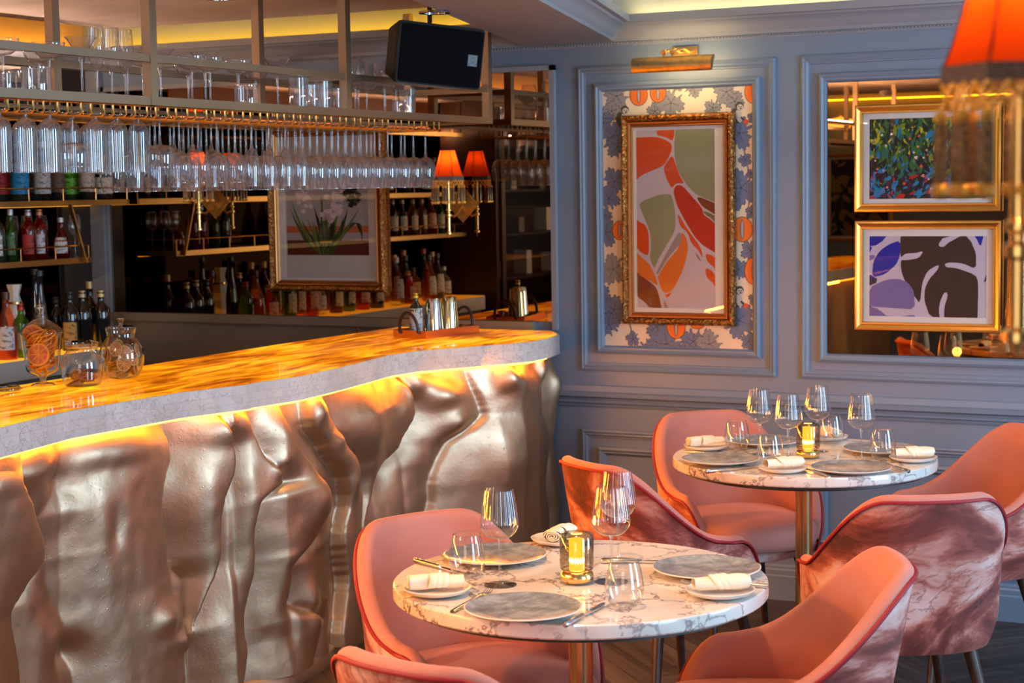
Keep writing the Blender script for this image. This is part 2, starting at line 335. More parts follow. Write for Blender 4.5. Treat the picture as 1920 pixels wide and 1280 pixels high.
# ------------------------------------------------------------------ mesh building
class MB:
    def __init__(s): s.v = []; s.f = []; s.m = []
    def add(s, vs, fs, mi=0):
        o = len(s.v); s.v += [tuple(p) for p in vs]
        for f in fs: s.f.append(tuple(i+o for i in f)); s.m.append(mi)
        return s
    def box(s, c, d, mi=0, rz=0):
        x, y, z = d[0]/2, d[1]/2, d[2]/2; cr, sr = cos(rz), sin(rz)
        vs = [(c[0]+a*x*cr-b*y*sr, c[1]+a*x*sr+b*y*cr, c[2]+e*z) for e in (-1, 1) for b in (-1, 1) for a in (-1, 1)]
        return s.add(vs, [(0, 2, 3, 1), (4, 5, 7, 6), (0, 1, 5, 4), (2, 6, 7, 3), (0, 4, 6, 2), (1, 3, 7, 5)], mi)
    def bb(s, x0, x1, y0, y1, z0, z1, mi=0): return s.box(((x0+x1)/2, (y0+y1)/2, (z0+z1)/2), (abs(x1-x0), abs(y1-y0), abs(z1-z0)), mi)
    def prism(s, poly, z0, z1, mi=0, mtop=None):
        n = len(poly)
        a = sum(poly[i][0]*poly[(i+1) % n][1]-poly[(i+1) % n][0]*poly[i][1] for i in range(n))
        if a < 0: poly = poly[::-1]
        vs = [(p[0], p[1], z0) for p in poly]+[(p[0], p[1], z1) for p in poly]
        s.add(vs, [tuple(range(n))[::-1]]+[(i, (i+1) % n, n+(i+1) % n, n+i) for i in range(n)], mi)
        o = len(s.v)-2*n
        s.f.append(tuple(o+n+i for i in range(n))); s.m.append(mi if mtop is None else mtop)
        return s
    def tube(s, pts, r, n=8, mi=0, caps=True, closed=False):
        pts = [Vector(p) for p in pts]; k = len(pts); rs = r if isinstance(r, (list, tuple)) else [r]*k
        rings = []; up_ = None
        for i, p in enumerate(pts):
            if closed: t = pts[(i+1) % k]-pts[i-1]
            else: t = (pts[min(i+1, k-1)]-pts[max(i-1, 0)])
            t.normalize()
            if up_ is None: up_ = Vector((0, 0, 1)) if abs(t.z) < .9 else Vector((1, 0, 0))
            b = t.cross(up_); b.normalize(); a = b.cross(t); up_ = a
            rings.append([p+(b*cos(2*pi*j/n)+a*sin(2*pi*j/n))*rs[i] for j in range(n)])
        vs = [q for ring in rings for q in ring]; fs = []
        for i in range(k if closed else k-1):
            i2 = (i+1) % k
            fs += [(i*n+j, i*n+(j+1) % n, i2*n+(j+1) % n, i2*n+j) for j in range(n)]
        if caps and not closed: fs += [tuple(range(n))[::-1], tuple((k-1)*n+j for j in range(n))]
        return s.add(vs, fs, mi)
    def lathe(s, prof, n=24, c=(0, 0, 0), mi=0, ribs=0, amp=0, sx=1, sy=1):
        vs = []; fs = []; k = len(prof)
        for r, z in prof:
            for j in range(n):
                a = 2*pi*j/n; rr = r*(1+amp*cos(ribs*a)) if ribs else r
                vs.append((c[0]+rr*cos(a)*sx, c[1]+rr*sin(a)*sy, c[2]+z))
        for i in range(k-1):
            fs += [(i*n+j, i*n+(j+1) % n, (i+1)*n+(j+1) % n, (i+1)*n+j) for j in range(n)]
        if prof[0][0] > 1e-4 and False: pass
        return s.add(vs, fs, mi)
    def grid(s, nu, nv, fn, mi=0, cu=False, flip=False):
        vs = [fn(i/(nu if cu else nu-1), j/(nv-1)) for j in range(nv) for i in range(nu)]; fs = []
        for j in range(nv-1):
            for i in range(nu if cu else nu-1):
                q = (j*nu+i, j*nu+(i+1) % nu, (j+1)*nu+(i+1) % nu, (j+1)*nu+i)
                fs.append(q[::-1] if flip else q)
        return s.add(vs, fs, mi)
    def rect_sweep(s, x0, x1, z0, z1, y, prof, mi=0):
        """profile [(inset, proud)] mitred round a rectangle lying on the wall plane y, proud towards -y"""
        vs = []
        for a, h in prof: vs += [(x0+a, y-h, z0+a), (x1-a, y-h, z0+a), (x1-a, y-h, z1-a), (x0+a, y-h, z1-a)]
        fs = [(i*4+j, i*4+(j+1) % 4, (i+1)*4+(j+1) % 4, (i+1)*4+j) for i in range(len(prof)-1) for j in range(4)]
        return s.add(vs, fs, mi)
    def flat(s, pts, mi=0):
        return s.add(pts, [tuple(range(len(pts)))], mi)
    def build(s, name, mats, parent=None, loc=(0, 0, 0), rot=(0, 0, 0), smooth=38):
        me = bpy.data.meshes.new(name); me.from_pydata(s.v, [], s.f); me.update()
        if not isinstance(mats, (list, tuple)): mats = [mats]
        for m in mats: me.materials.append(M[m] if isinstance(m, str) else m)
        me.polygons.foreach_set('material_index', s.m)
        if smooth:
            me.shade_smooth() if hasattr(me, 'shade_smooth') else None
            try: me.set_sharp_from_angle(angle=rad(smooth))
            except Exception: pass
        o = bpy.data.objects.new(name, me); COL.objects.link(o); o.location = loc; o.rotation_euler = rot
        if parent: o.parent = parent
        return o
def thing(name, label, cat, loc=(0, 0, 0), rz=0, group=None, rot=None):
    o = bpy.data.objects.new(name, None); COL.objects.link(o); o.empty_display_size = .05
    o.location = loc; o.rotation_euler = rot or (0, 0, rz); o['label'] = label; o['category'] = cat
    if group: o['group'] = group
    return o
def tag(o, label, cat, group=None):
    o['label'] = label; o['category'] = cat
    if group: o['group'] = group
    return o
def struct(name, mb, mats, **k):
    o = mb.build(name, mats, **k); o['kind'] = 'structure'; return o
def dup(root, loc, rz=0, label=None, group=None, rot=None):
    r = root.copy(); COL.objects.link(r); r.location = loc; r.rotation_euler = rot or (0, 0, rz)
    if label: r['label'] = label
    if group: r['group'] = group
    for ch in KIDS(root):
        c = ch.copy(); COL.objects.link(c); c.parent = r
        for g_ in KIDS(ch):
            d = g_.copy(); COL.objects.link(d); d.parent = c
    return r
def KIDS(o): return list(o.children)
def rounded(x0, x1, y0, y1, r, n=6):
    p = []
    for cx, cy, a0 in ((x1-r, y1-r, 0), (x0+r, y1-r, pi/2), (x0+r, y0+r, pi), (x1-r, y0+r, 3*pi/2)):
        p += [(cx+r*cos(a0+pi/2*i/n), cy+r*sin(a0+pi/2*i/n)) for i in range(n+1)]
    return p
def ss(t): t = max(0, min(1, t)); return t*t*(3-2*t)
def lerp(a, b, t): return a+(b-a)*t

# ================================================================== THE ROOM
WY = 6.495; LX = -5.472; RX = 1.75; FY = -3.0
ZB = 2.222           # underside of the soffit and bead line of the cornice
struct('floor', MB().bb(LX-.3, RX+.2, FY-.2, WY+.3, -.12, 0), 'floor')
struct('wall_back', MB().bb(LX-.3, RX+.2, WY, WY+.2, 0, 2.75), 'paint')
m = MB(); m.bb(LX-.2, LX, FY, WY, 0, 2.75)
struct('wall_left', m, 'paint_bar')
m = MB()             # right wall with the window opening
m.bb(RX, RX+.15, FY, WY, 0, .45); m.bb(RX, RX+.15, FY, WY, 2.45, 2.75)
m.bb(RX, RX+.15, FY, 1.7, .45, 2.45); m.bb(RX, RX+.15, 5.5, WY, .45, 2.45)
struct('wall_right', m, 'paint')
m = MB(); m.bb(LX, -1.0, FY-.15, FY, 0, 2.75); m.bb(1.4, RX+.1, FY-.15, FY, 0, 2.75); m.bb(-1.0, 1.4, FY-.15, FY, 0, .55); m.bb(-1.0, 1.4, FY-.15, FY, 2.45, 2.75)
struct('wall_front', m, 'paint')
for i, (a, b, c) in enumerate(((1.7, 5.5, 'r'), (-1.0, 1.4, 'f'))):
    m = MB()
    n = 4 if c == 'r' else 3
    for k in range(n+1):
        q = lerp(a, b, k/n)
        if c == 'r': m.bb(RX+.03, RX+.09, q-.03, q+.03, .45, 2.45)
        else: m.bb(q-.03, q+.03, FY-.1, FY-.04, .55, 2.45)
    for z in (.48, 2.0, 2.42):
        if c == 'r': m.bb(RX+.035, RX+.085, a, b, z-.025, z+.025)
        else: m.bb(a, b, FY-.095, FY-.045, max(z, .58)-.025, max(z, .58)+.025)
    struct('window_%d' % (i+1), m, 'soffit')

# soffit band between the two ceiling recesses (its two edges run slightly askew)
def ledge(y): return lerp(-2.64, -3.15, (y-4.65)/(6.495-4.65))
def redge(y): return lerp(-2.33, -2.757, (y-4.87)/(6.495-4.87))
YF = -1.5
m = MB(); m.prism([(ledge(YF), YF), (redge(YF), YF), (redge(WY), WY), (ledge(WY), WY)], ZB, 2.62)
struct('ceiling_soffit', m, 'soffit')
struct('ceiling', MB().bb(LX-.2, RX+.2, FY, WY+.1, 2.62, 2.75), 'ceiling')
# lowered painted raft over the bar
m = MB(); m.prism([(-5.06, -1.5), (ledge(-1.5)-.16, -1.5), (ledge(6.2)-.16, 6.2), (-5.06, 6.2)], 2.375, 2.46)
struct('ceiling_raft', m, 'raft')

CORN = [(0, 0), (.012, 0), (.014, .012), (.022, .02), (.03, .036), (.044, .05), (.062, .058), (.066, .066), (.085, .068), (.085, .098), (.078, .098), (.078, .074), (0, .074)]
def cornice(name, pts, z0, prof, side, mat='soffit'):
    """sweep prof [(out, up)] along plan polyline pts; out is to the left (side=1) of travel"""
    mb = MB(); k = len(pts); vs = []
    for i in range(k):
        p = Vector(pts[i]).to_2d()
        d0 = (Vector(pts[i])-Vector(pts[i-1])).to_2d().normalized() if i else None
        d1 = (Vector(pts[i+1])-Vector(pts[i])).to_2d().normalized() if i < k-1 else None
        n0 = Vector((-d0.y, d0.x)) if d0 else None; n1 = Vector((-d1.y, d1.x)) if d1 else None
        if n0 and n1: nn = (n0+n1); nn = nn/(nn.length_squared)*2
        else: nn = n0 or n1
        nn = nn*side
        vs += [(p.x+nn.x*o, p.y+nn.y*o, z0+u) for o, u in prof]
    n = len(prof); fs = [(i*n+j, i*n+j+1, (i+1)*n+j+1, (i+1)*n+j) for i in range(k-1) for j in range(n-1)]
    fs += [tuple(range(n)), tuple((k-1)*n+j for j in range(n))[::-1]]
    mb.add(vs, fs)
    return struct(name, mb, mat, smooth=30)
# dining-side cornice: along the soffit edge, then along the back wall
cornice('trim_1', [(redge(-1.5), -1.5, 0), (redge(WY), WY, 0), (RX, WY, 0)], ZB, CORN, -1)
# bar-side cornice on the back wall and the left wall
cornice('trim_2', [(LX, -1.5, 0), (LX, WY, 0), (ledge(WY), WY, 0)], 2.222, CORN, -1)
# bead line
def beads(name, x0, x1):
    mb = MB(); n = int((x1-x0)/.0135)
    mb.bb(x0, x1, WY-.006, WY, ZB-.016, ZB+.001)
    for i in range(n):
        x = x0+(i+.5)*.0135
        mb.lathe([(0, -.005), (.0045, -.002), (.0045, .002), (0, .005)], 6, (x, WY-.008, ZB-.007))
    return struct(name, mb, 'soffit')
beads('trim_3', -5.45, 0.4)
# led profiles lying on the cornices, washing the recesses
def led(name, label, p0, p1, mat, w_=.012, h_=.008, group=None):
    mb = MB(); p0 = Vector(p0); p1 = Vector(p1); d = (p1-p0); a = math.atan2(d.y, d.x)
    c = (p0+p1)/2; mb.box(c, (d.length, w_, h_), 0, a)
    o = mb.build(name, mat); tag(o, label, 'light strip', group); return o
led('led_strip', 'warm led strip on the cornice above the bar mirror', (LX+.08, WY-.055, 2.303), (ledge(WY)-.1, WY-.055, 2.303), 'cove')
led('led_strip', 'warm led strip on the cornice above the framed pictures', (redge(WY)+.1, WY-.055, 2.303), (RX-.1, WY-.055, 2.303), 'cove2')
led('led_strip', 'warm led strip on the cornice along the edge of the soffit', (redge(-1.4)+.055, -1.4, 2.303), (redge(6.35)+.055, 6.35, 2.303), 'cove2')
led('led_strip', 'warm led strip on the cornice above the back bar shelves', (LX+.055, -1.4, 2.303), (LX+.055, 6.4, 2.303), 'cove')

led('led_strip', 'added led strip on the unseen gantry end, brightening the ceiling raft', (-3.45, -.1, 2.075), (-3.45, 2.7, 2.075), 'led3', .03, .01)  # out-of-view strip added only to light the raft underside
led('led_strip', 'warm led strip high on the wall behind the camera', (-5.2, FY+.05, 2.40), (1.5, FY+.05, 2.40), 'cove')
# wall mouldings
PM = [(0, 0), (.002, .010), (.010, .014), (.016, .010), (.022, .012), (.030, .006), (.034, .006), (.036, 0)]
PI_ = [(0, 0), (.002, .016), (.012, .022), (.020, .016), (.026, .016), (.034, .006), (.036, 0)]
def panel(name, x0, x1, z0, z1, prof=PM):
    return struct(name, MB().rect_sweep(x0, x1, z0, z1, WY, prof), 'paint', smooth=30)
panel('trim_4', -2.911, -2.070, .884, 2.129); panel('trim_5', -2.836, -2.132, .957, 2.058, PI_)
panel('trim_6', -1.970, -.35, .884, 2.131); panel('trim_7', -1.898, -.42, .951, 2.058, PI_)
panel('trim_8', -2.911, -2.070, .16, .642); panel('trim_9', -2.836, -2.132, .235, .572, PI_)
panel('trim_10', -1.970, -.35, .16, .642); panel('trim_11', -1.898, -.42, .235, .572, PI_)
m = MB()
RAIL = [(0, .735), (.010, .737), (.014, .748), (.022, .754), (.014, .760), (.020, .772), (.034, .780), (.036, .795), (.016, .800), (.008, .822), (0, .826)]
m.add([(x, WY-o, z) for x in (-3.35, RX) for o, z in RAIL], [(j, j+1, j+1+len(RAIL), j+len(RAIL)) for j in range(len(RAIL)-1)])
struct('trim_12', m, 'paint', smooth=25)
BASE = [(0, .0), (.022, .0), (.022, .095), (.016, .10), (.016, .118), (.010, .125), (.010, .132), (0, .14)]
m = MB(); m.add([(x, WY-o, z) for x in (-3.2, RX) for o, z in BASE], [(j, j+1, j+1+len(BASE), j+len(BASE)) for j in range(len(BASE)-1)])
struct('baseboard_back', m, 'paint', smooth=25)

# big bronze mirror behind the bar, white edge trim around it, taupe dado below
mir = thing('wall_mirror', 'large bronze-tinted mirror covering the wall behind the bar', 'mirror', (-4.19, WY, 1.6))
MB().bb(-5.345, -3.03, WY-.008, WY-.002, 1.083, 2.12).build('mirror_glass', 'mirror', mir, loc=(4.19, -WY, -1.6), smooth=0)
m = MB()
for b in ((-5.362, -5.343, 1.02, 2.14), (-3.032, -3.010, 1.05, 2.14)): m.bb(b[0], b[1], WY-.022, WY, b[2], b[3])
m.bb(-5.362, -3.01, WY-.022, WY, 2.12, 2.14)
m.build('mirror_edge_trim', 'soffit', mir, loc=(4.19, -WY, -1.6), smooth=0)
m = MB(); m.bb(-5.343, -3.12, WY-.035, WY, 1.045, 1.083); m.bb(LX, -3.12, WY-.012, WY, .2, 1.045); m.bb(LX, -3.3, WY-.035, WY, .845, .862)
struct('trim_13', m, 'paint_bar', smooth=0)
m = MB(); m.bb(LX, -5.362, WY-.03, WY, 0, 2.22)
struct('trim_14', m, 'soffit', smooth=0)
m = MB(); m.bb(LX, LX+.03, 6.27, WY, 0, 2.22)
struct('trim_15', m, 'grout', smooth=0)
o = MB().bb(LX, LX+.008, -1.0, 6.26, 1.02, 2.15).build('back_bar_mirror', 'mirror_dark', smooth=0)
tag(o, 'dark mirror on the left wall behind the bottle shelves', 'mirror')
mir2 = thing('wall_mirror', 'amber mirror set in the right wall panel behind the two gold frames', 'mirror', (-1.1, WY, 1.5))
MB().bb(-1.862, -.456, WY-.010, WY-.002, .987, 2.022).build('mirror_glass', 'mirror2', mir2, loc=(1.1, -WY, -1.5), smooth=0)

# slim pier beside the camera that carries the near wall lamp
struct('wall_pier', MB().bb(-.13, .02, 1.52, 1.68, 0, 2.62), 'paint')

# fixtures of the added fill downlights, above the view
for i, p in enumerate(DOWN):
    z = ZB if p[2] < 2.3 else 2.62
    t = thing('added_downlight', 'added fill spotlight recessed in the ceiling, out of frame '+('over the foreground table', 'over the rear table', 'in the soffit near the bar', 'towards the side window', 'in the soffit by the wall')[i], 'light', (p[0], p[1], z), group='added ceiling fill spotlights')
    MB().lathe([(.05, -.002), (.052, -.008), (.036, -.008), (.034, 0)], 24).build('bezel', 'chrome', t)
    MB().lathe([(0, -.001), (.034, -.001)], 24).build('lens', emis('added_downlight_lens', (1, .8, .55), 6), t)

for i, a in enumerate(AMB):  # housings for the added amber fill spots
    t = thing('added_downlight', 'added amber fill spotlight on the bar side of the soffit, '+('near the camera', 'near the rear table')[i], 'light', (a[0], a[1], ZB), group='added amber fill spotlights')
    MB().lathe([(.040, -.002), (.042, -.03), (.030, -.03), (.028, 0)], 24).build('bezel', 'chrome', t)

# ================================================================== THE BAR
CZ = 1.05; CB = .968
front_px = [(0, 799), (133, 767), (340, 733), (467, 718), (472, 716), (563, 703), (632, 688), (690, 674), (733, 663), (781, 656), (829, 652), (960, 642), (1000, 638), (1030, 632), (1049, 625)]
fr = [up(x, y, 'z', CZ) for x, y in front_px]
fr = [(p.x, min(p.y, 6.45)) for p in fr]
bx = -3.80
plan = [(-3.30, -.6), (-3.22, 1.0), (-3.28, 2.2), (-3.21, 2.9)]+fr+[(-3.02, 6.455), (-3.75, 6.455), (bx, 5.6), (bx, -.6)]
bar = thing('bar_counter', 'long bar with backlit orange onyx top and sculpted bronze front', 'bar', (-3.5, 3, 0))
BL = (3.5, -3, 0)
def shrink(poly, d):
    out = []; n = len(poly)
    for i in range(n):
        a, b, c = Vector(poly[i-1]), Vector(poly[i]), Vector(poly[(i+1) % n])
        e = ((b-a).normalized()+(c-b).normalized()); e.normalize(); out.append((b.x-e.y*d, b.y+e.x*d))
    return out
MB().prism(plan, CB, CZ-.004).build('marble_edge', 'marble_edge', bar, loc=BL, smooth=40)
a = sum(plan[i][0]*plan[(i+1) % len(plan)][1]-plan[(i+1) % len(plan)][0]*plan[i][1] for i in range(len(plan)))
MB().prism(shrink(plan, .010 if a > 0 else -.010), CZ-.004, CZ).build('onyx_top', 'onyx', bar, loc=BL, smooth=0)
# carcass behind the bronze skin
MB().bb(-3.74, -3.42, -.6, 6.455, .0, CB-.002).build('carcass', 'paint_bar', bar, loc=BL, smooth=0)
# led under the marble nose
m = MB(); pts = [Vector((p[0]-.035, p[1], 0)) for p in plan[:-4]]
for i in range(len(pts)-1):
    p, q = pts[i], pts[i+1]; d = q-p
    if d.length < .02: continue
    m.box((p+q)/2+Vector((0, 0, CB-.006)), (d.length, .010, .009), 0, math.atan2(d.y, d.x))
m.build('led_strip', 'led', bar, loc=BL, smooth=0)
# the forward throw of the same led profile, along the nose
yy = 1.6
while yy < 6.2:
    xa = [lerp(plan[i][0], plan[i+1][0], (yy-plan[i][1])/max(1e-6, plan[i+1][1]-plan[i][1])) for i in range(len(plan)-5) if plan[i][1] <= yy <= plan[i+1][1]]
    if xa: light('bar_led_throw', 'AREA', (xa[0]-.012, yy, CB-.010), 7, (1, .29, .012), .55, .012, aim=(xa[0]+2, yy, CB-.35))
    yy += .6

# sculpted bronze skin: fold edges traced on the bar face; each fold is a swelling sheet with its own lip
def curve(pts):
    q = []
    for x, y in pts:
        p = up(x, y, 'x', -3.2); q.append((p.z, p.y))
    q.sort(); return q
def cy(c, z):
    if z <= c[0][0]: return c[0][1]
    for i in range(len(c)-1):
        if z <= c[i+1][0]:
            t = (z-c[i][0])/(c[i+1][0]-c[i][0]); t = t*t*(3-2*t)*.5+t*.5
            return lerp(c[i][1], c[i+1][1], t)
    return c[-1][1]
def Z5(*a): return [(x/1.882, 600+y/1.882) for x, y in a]
CU = [
 (Z5((120, 470), (100, 560), (150, 660), (200, 790), (207, 860), (150, 950), (102, 1040), (100, 1280)), .085, .0),   # (curve, lip left of it, lip right of it)
 (Z5((300, 430), (290, 600), (200, 720), (190, 800), (250, 900), (330, 1100), (340, 1280)), .03, .03),
 (Z5((640, 350), (655, 500), (655, 760), (650, 860), (700, 930), (715, 1100), (690, 1280)), .065, -.035),
 (Z5((780, 320), (815, 480), (810, 650), (790, 820), (765, 1000), (740, 1120), (690, 1280)), .055, -.01),
 (Z5((885, 290), (900, 460), (958, 575), (900, 640), (888, 800), (886, 960), (890, 1150), (860, 1280)), .055, .0),
 (Z5((985, 270), (1005, 400), (1060, 520), (1148, 640), (1100, 760), (1000, 870), (1010, 1000), (1130, 1050), (1060, 1280)), .06, .02),
 (Z5((1060, 245), (1072, 370), (1120, 440), (1190, 560), (1215, 660), (1205, 900), (1197, 1200)), .0, .075),
 (Z5((1125, 235), (1180, 370), (1262, 520), (1300, 650), (1310, 800), (1310, 1200)), .06, -.01),
 (Z5((1420, 170), (1450, 330), (1435, 450), (1345, 590), (1328, 700), (1320, 1200)), .07, .01),
 (Z5((1575, 170), (1580, 330), (1525, 440), (1492, 590), (1487, 700), (1487, 1200)), .005, .035),
 ([(945, 672), (945, 750), (955, 815), (950, 920), (950, 1200)], .055, .01),
 ([(985, 665), (985, 760), (984, 860), (985, 1020), (985, 1200)], .045, -.02),
 ([(1010, 665), (1006, 760), (1018, 850), (1020, 1020), (1020, 1200)], .0, .05),
]
CV = [(curve(c), a_, b_) for c, a_, b_ in CU]
BUMPS = [  # px, py, radius along bar, radius in z, height
 (60, 900, .16, .22, .075), (90, 740, .06, .07, .05), (195, 1010, .20, .25, .045), (175, 1230, .05, .05, -.045), (170, 1190, .12, .06, .03),
 (335, 1160, .07, .05, .045), (370, 1200, .10, .03, .03), (240, 990, .03, .07, -.02), (425, 760, .05, .08, .03), (440, 740, .03, .03, .03), (390, 900, .06, .20, .02),
 (455, 900, .05, .10, .03), (505, 870, .05, .04, .04), (575, 930, .09, .12, .06), (570, 1130, .05, .12, .045), (530, 1150, .03, .1, -.03),
 (600, 755, .04, .05, .03), (625, 820, .05, .03, .02), (655, 900, .04, .1, .03), (700, 800, .14, .12, .05), (740, 880, .07, .10, -.035), (760, 760, .05, .08, .03),
 (800, 735, .07, .06, .05), (815, 790, .05, .05, .03), (870, 700, .06, .06, .06), (860, 860, .12, .16, .045), (905, 690, .05, .03, -.03), (965, 720, .03, .07, .035), (968, 850, .03, .1, -.02),
 (1035, 800, .05, .14, .035), (1035, 690, .04, .05, -.02)]
BP = []
for px, py, ra, rb, h in BUMPS:
    p = up(px, py, 'x', -3.2); BP.append((p.y, p.z, ra, rb, h))
from mathutils import noise as mn
TOPS = [(up(a, 790, 'x', -3.2).y, b) for a, b in ((0, .25), (110, .16), (235, .34), (430, .17), (578, .10), (775, .10), (860, .06), (925, .05))]
def hgt(y, z):
    yw = y+.018*sin(z*17+y*5)+.02*mn.noise(Vector((y*3.2, z*3.2, 1.3)))
    ys = [cy(c[0], z) for c in CV]
    for i in range(1, len(ys)): ys[i] = max(ys[i], ys[i-1]+.035)
    D = 0
    k = 0
    while k < len(ys) and yw > ys[k]: k += 1
    la = CV[k-1][2] if k > 0 else .03
    ra = CV[k][1] if k < len(CV) else -.05
    lo = ys[k-1] if k > 0 else ys[0]-.55; hi = ys[k] if k < len(ys) else 6.53
    wd = max(.02, hi-lo); t = max(0, min(1, (yw-lo)/wd))
    D = .72*lerp(la, ra, ss(t))+min(.035, wd*.12)*sin(pi*t)
    for by, bz, r1, r2, h in BP:
        q = ((y-by)/r1)**2+((z-bz)/r2)**2
        if q < 6: D += .72*h*math.exp(-q*1.1)
    for yc, hw_ in TOPS:
        D += .075*ss(1-abs(y-yc)/hw_)*ss((z-.84)/.10)
    D += .020*mn.noise(Vector((y*2.4+5, z*2.2, 0)))+.008*mn.noise(Vector((y*7, z*4, 3)))+.0022*mn.noise(Vector((y*22, z*18, 9)))
    return D
def fx_edge(y):   # plan line of the bar nose at y
    for i in range(len(plan)-5):
        if plan[i][1] <= y <= plan[i+1][1]:
            t = (y-plan[i][1])/max(1e-6, plan[i+1][1]-plan[i][1]); return lerp(plan[i][0], plan[i+1][0], t)
    return plan[len(plan)-5][0]
NY, NZ = 620, 135; Y0, Y1, ZZ0, ZZ1 = 2.55, 6.458, .05, .966
H = [[hgt(lerp(Y0, Y1, i/(NY-1)), lerp(ZZ0, ZZ1, j/(NZ-1))) for i in range(NY)] for j in range(NZ)]
def blur(H):   # soften the lips by about two cells
    for _ in range(2):
        H = [[(r[max(i-1, 0)]+2*r[i]+r[min(i+1, NY-1)])/4 for i in range(NY)] for r in H]
    return [[(H[max(j-1, 0)][i]+2*H[j][i]+H[min(j+1, NZ-1)][i])/4 for i in range(NY)] for j in range(NZ)]
H = blur(H)
def skin(u, v):
    i = round(u*(NY-1)); j = round(v*(NZ-1)); y = lerp(Y0, Y1, u); z = lerp(ZZ0, ZZ1, v)
    e = fx_edge(y)-.115
    return (e+H[j][i]*(1-.55*ss((v-.86)/.14)), y, z)
m = MB().grid(NY, NZ, skin)
# return at the wall end
m.build('bronze_front', 'bronze', bar, loc=BL, smooth=80)
def plinth(u, v): 
    y = lerp(Y0, Y1, u); e = fx_edge(y)-.10+.03*mn.noise(Vector((y*2, 0, 7)))
    return [(e-.2, y, .062), (e-.005, y, .062), (e+.012, y, .052), (e+.012, y, 0)][round(v*3)]
MB().grid(160, 4, plinth, flip=True).build('bronze_plinth', 'bronze', bar, loc=BL, smooth=60)
# far stretch of the bar front out of frame, seen only in the mirrors
def skin2(u, v):
    y = lerp(-.6, Y0+.02, u); z = lerp(.02, .966, v); return (fx_edge(y)-.09+.06*mn.noise(Vector((y*3, z*1.2, 4))), y, z)
MB().grid(90, 20, skin2).build('bronze_front_extension', 'bronze', bar, loc=BL, smooth=80)

# back bar cabinet with its glowing top, along the left wall
bb = thing('back_bar_cabinet', 'back bar cabinet with glowing amber stone top under the bottle shelves', 'cabinet', (-5.2, 3, 0))
MB().bb(LX+.004, -5.13, 3.1, 6.255, 0, .86).build('carcass', 'paint_bar', bb, loc=(5.2, -3, 0), smooth=0)
MB().bb(LX+.004, -5.10, 3.1, 6.255, .86, .945).build('worktop_edge', 'cream', bb, loc=(5.2, -3, 0), smooth=0)
MB().bb(LX+.004, -5.104, 3.1, 6.252, .945, .949).build('stone_top', 'onyx2', bb, loc=(5.2, -3, 0), smooth=0)

# ================================================================== OVERHEAD RACK
RXF, RXB = -3.272, -3.641; RY = [4.182+1.1*k for k in range(-4, 3)]
RY[-1] = 6.385
rack = thing('overhead_glass_rack', 'bronze framed gantry hung from the ceiling over the bar with a shelf', 'rack', (-3.45, 5.2, 1.93))
RL = (3.45, -5.2, -1.93)
y0r = RY[0]
for y in RY:
    for x in (RXF, RXB):
        MB().bb(x-.016, x+.016, y-.016, y+.016, 1.906, (2.375 if x < ledge(y)-.17 else (ZB if x > ledge(y) else 2.62))).build('post', 'rack', rack, loc=RL, smooth=0)
for x in (RXF, RXB):
    for z0, z1, n in ((1.906, 1.932, 'shelf_rail'), (2.034, 2.056, 'guard_rail')):
        MB().bb(x-.012, x+.012, y0r-.01, RY[-1]+.01, z0, z1).build(n, 'rack', rack, loc=RL, smooth=0)
for z0, z1 in ((1.906, 1.932), (2.034, 2.056)): MB().bb(RXB, RXF, RY[-1]-.012, RY[-1]+.012, z0, z1).build('end_rail', 'rack', rack, loc=RL, smooth=0)
MB().bb(RXB+.012, RXF-.012, y0r, RY[-1], 1.912, 1.918).build('glass_shelf', 'glass', rack, loc=RL, smooth=0)
# brass hanging runners: pairs of rods across the depth, each with a front hook
run = thing('stemware_hanger', 'polished brass runners under the gantry that glasses hang from', 'rack', (-3.45, 5.2, 1.87))
UL = (3.45, -5.2, -1.87)
PITCH_Y = .098; YE = 5.96; LANES = [YE-PITCH_Y*k for k in range(0, 28)]
for k, y in enumerate(LANES):
    m = MB()
    for yy in (y-.0, y-.041):
        m.tube([(RXF+.004, yy, 1.9025), (RXF+.004, yy, 1.876), (RXF-.004, yy, 1.869), (RXF-.36, yy, 1.869), (RXF-.366, yy, 1.876), (RXF-.366, yy, 1.9055)], .0036, 6)
    m.build('runner', 'brass', run, loc=UL)
m = MB(); m.tube([(RXF+.004, YE+.01, 1.9027), (RXF+.004, LANES[-1]-.06, 1.9027)], .003, 6); m.build('top_rod', 'brass', run, loc=UL)

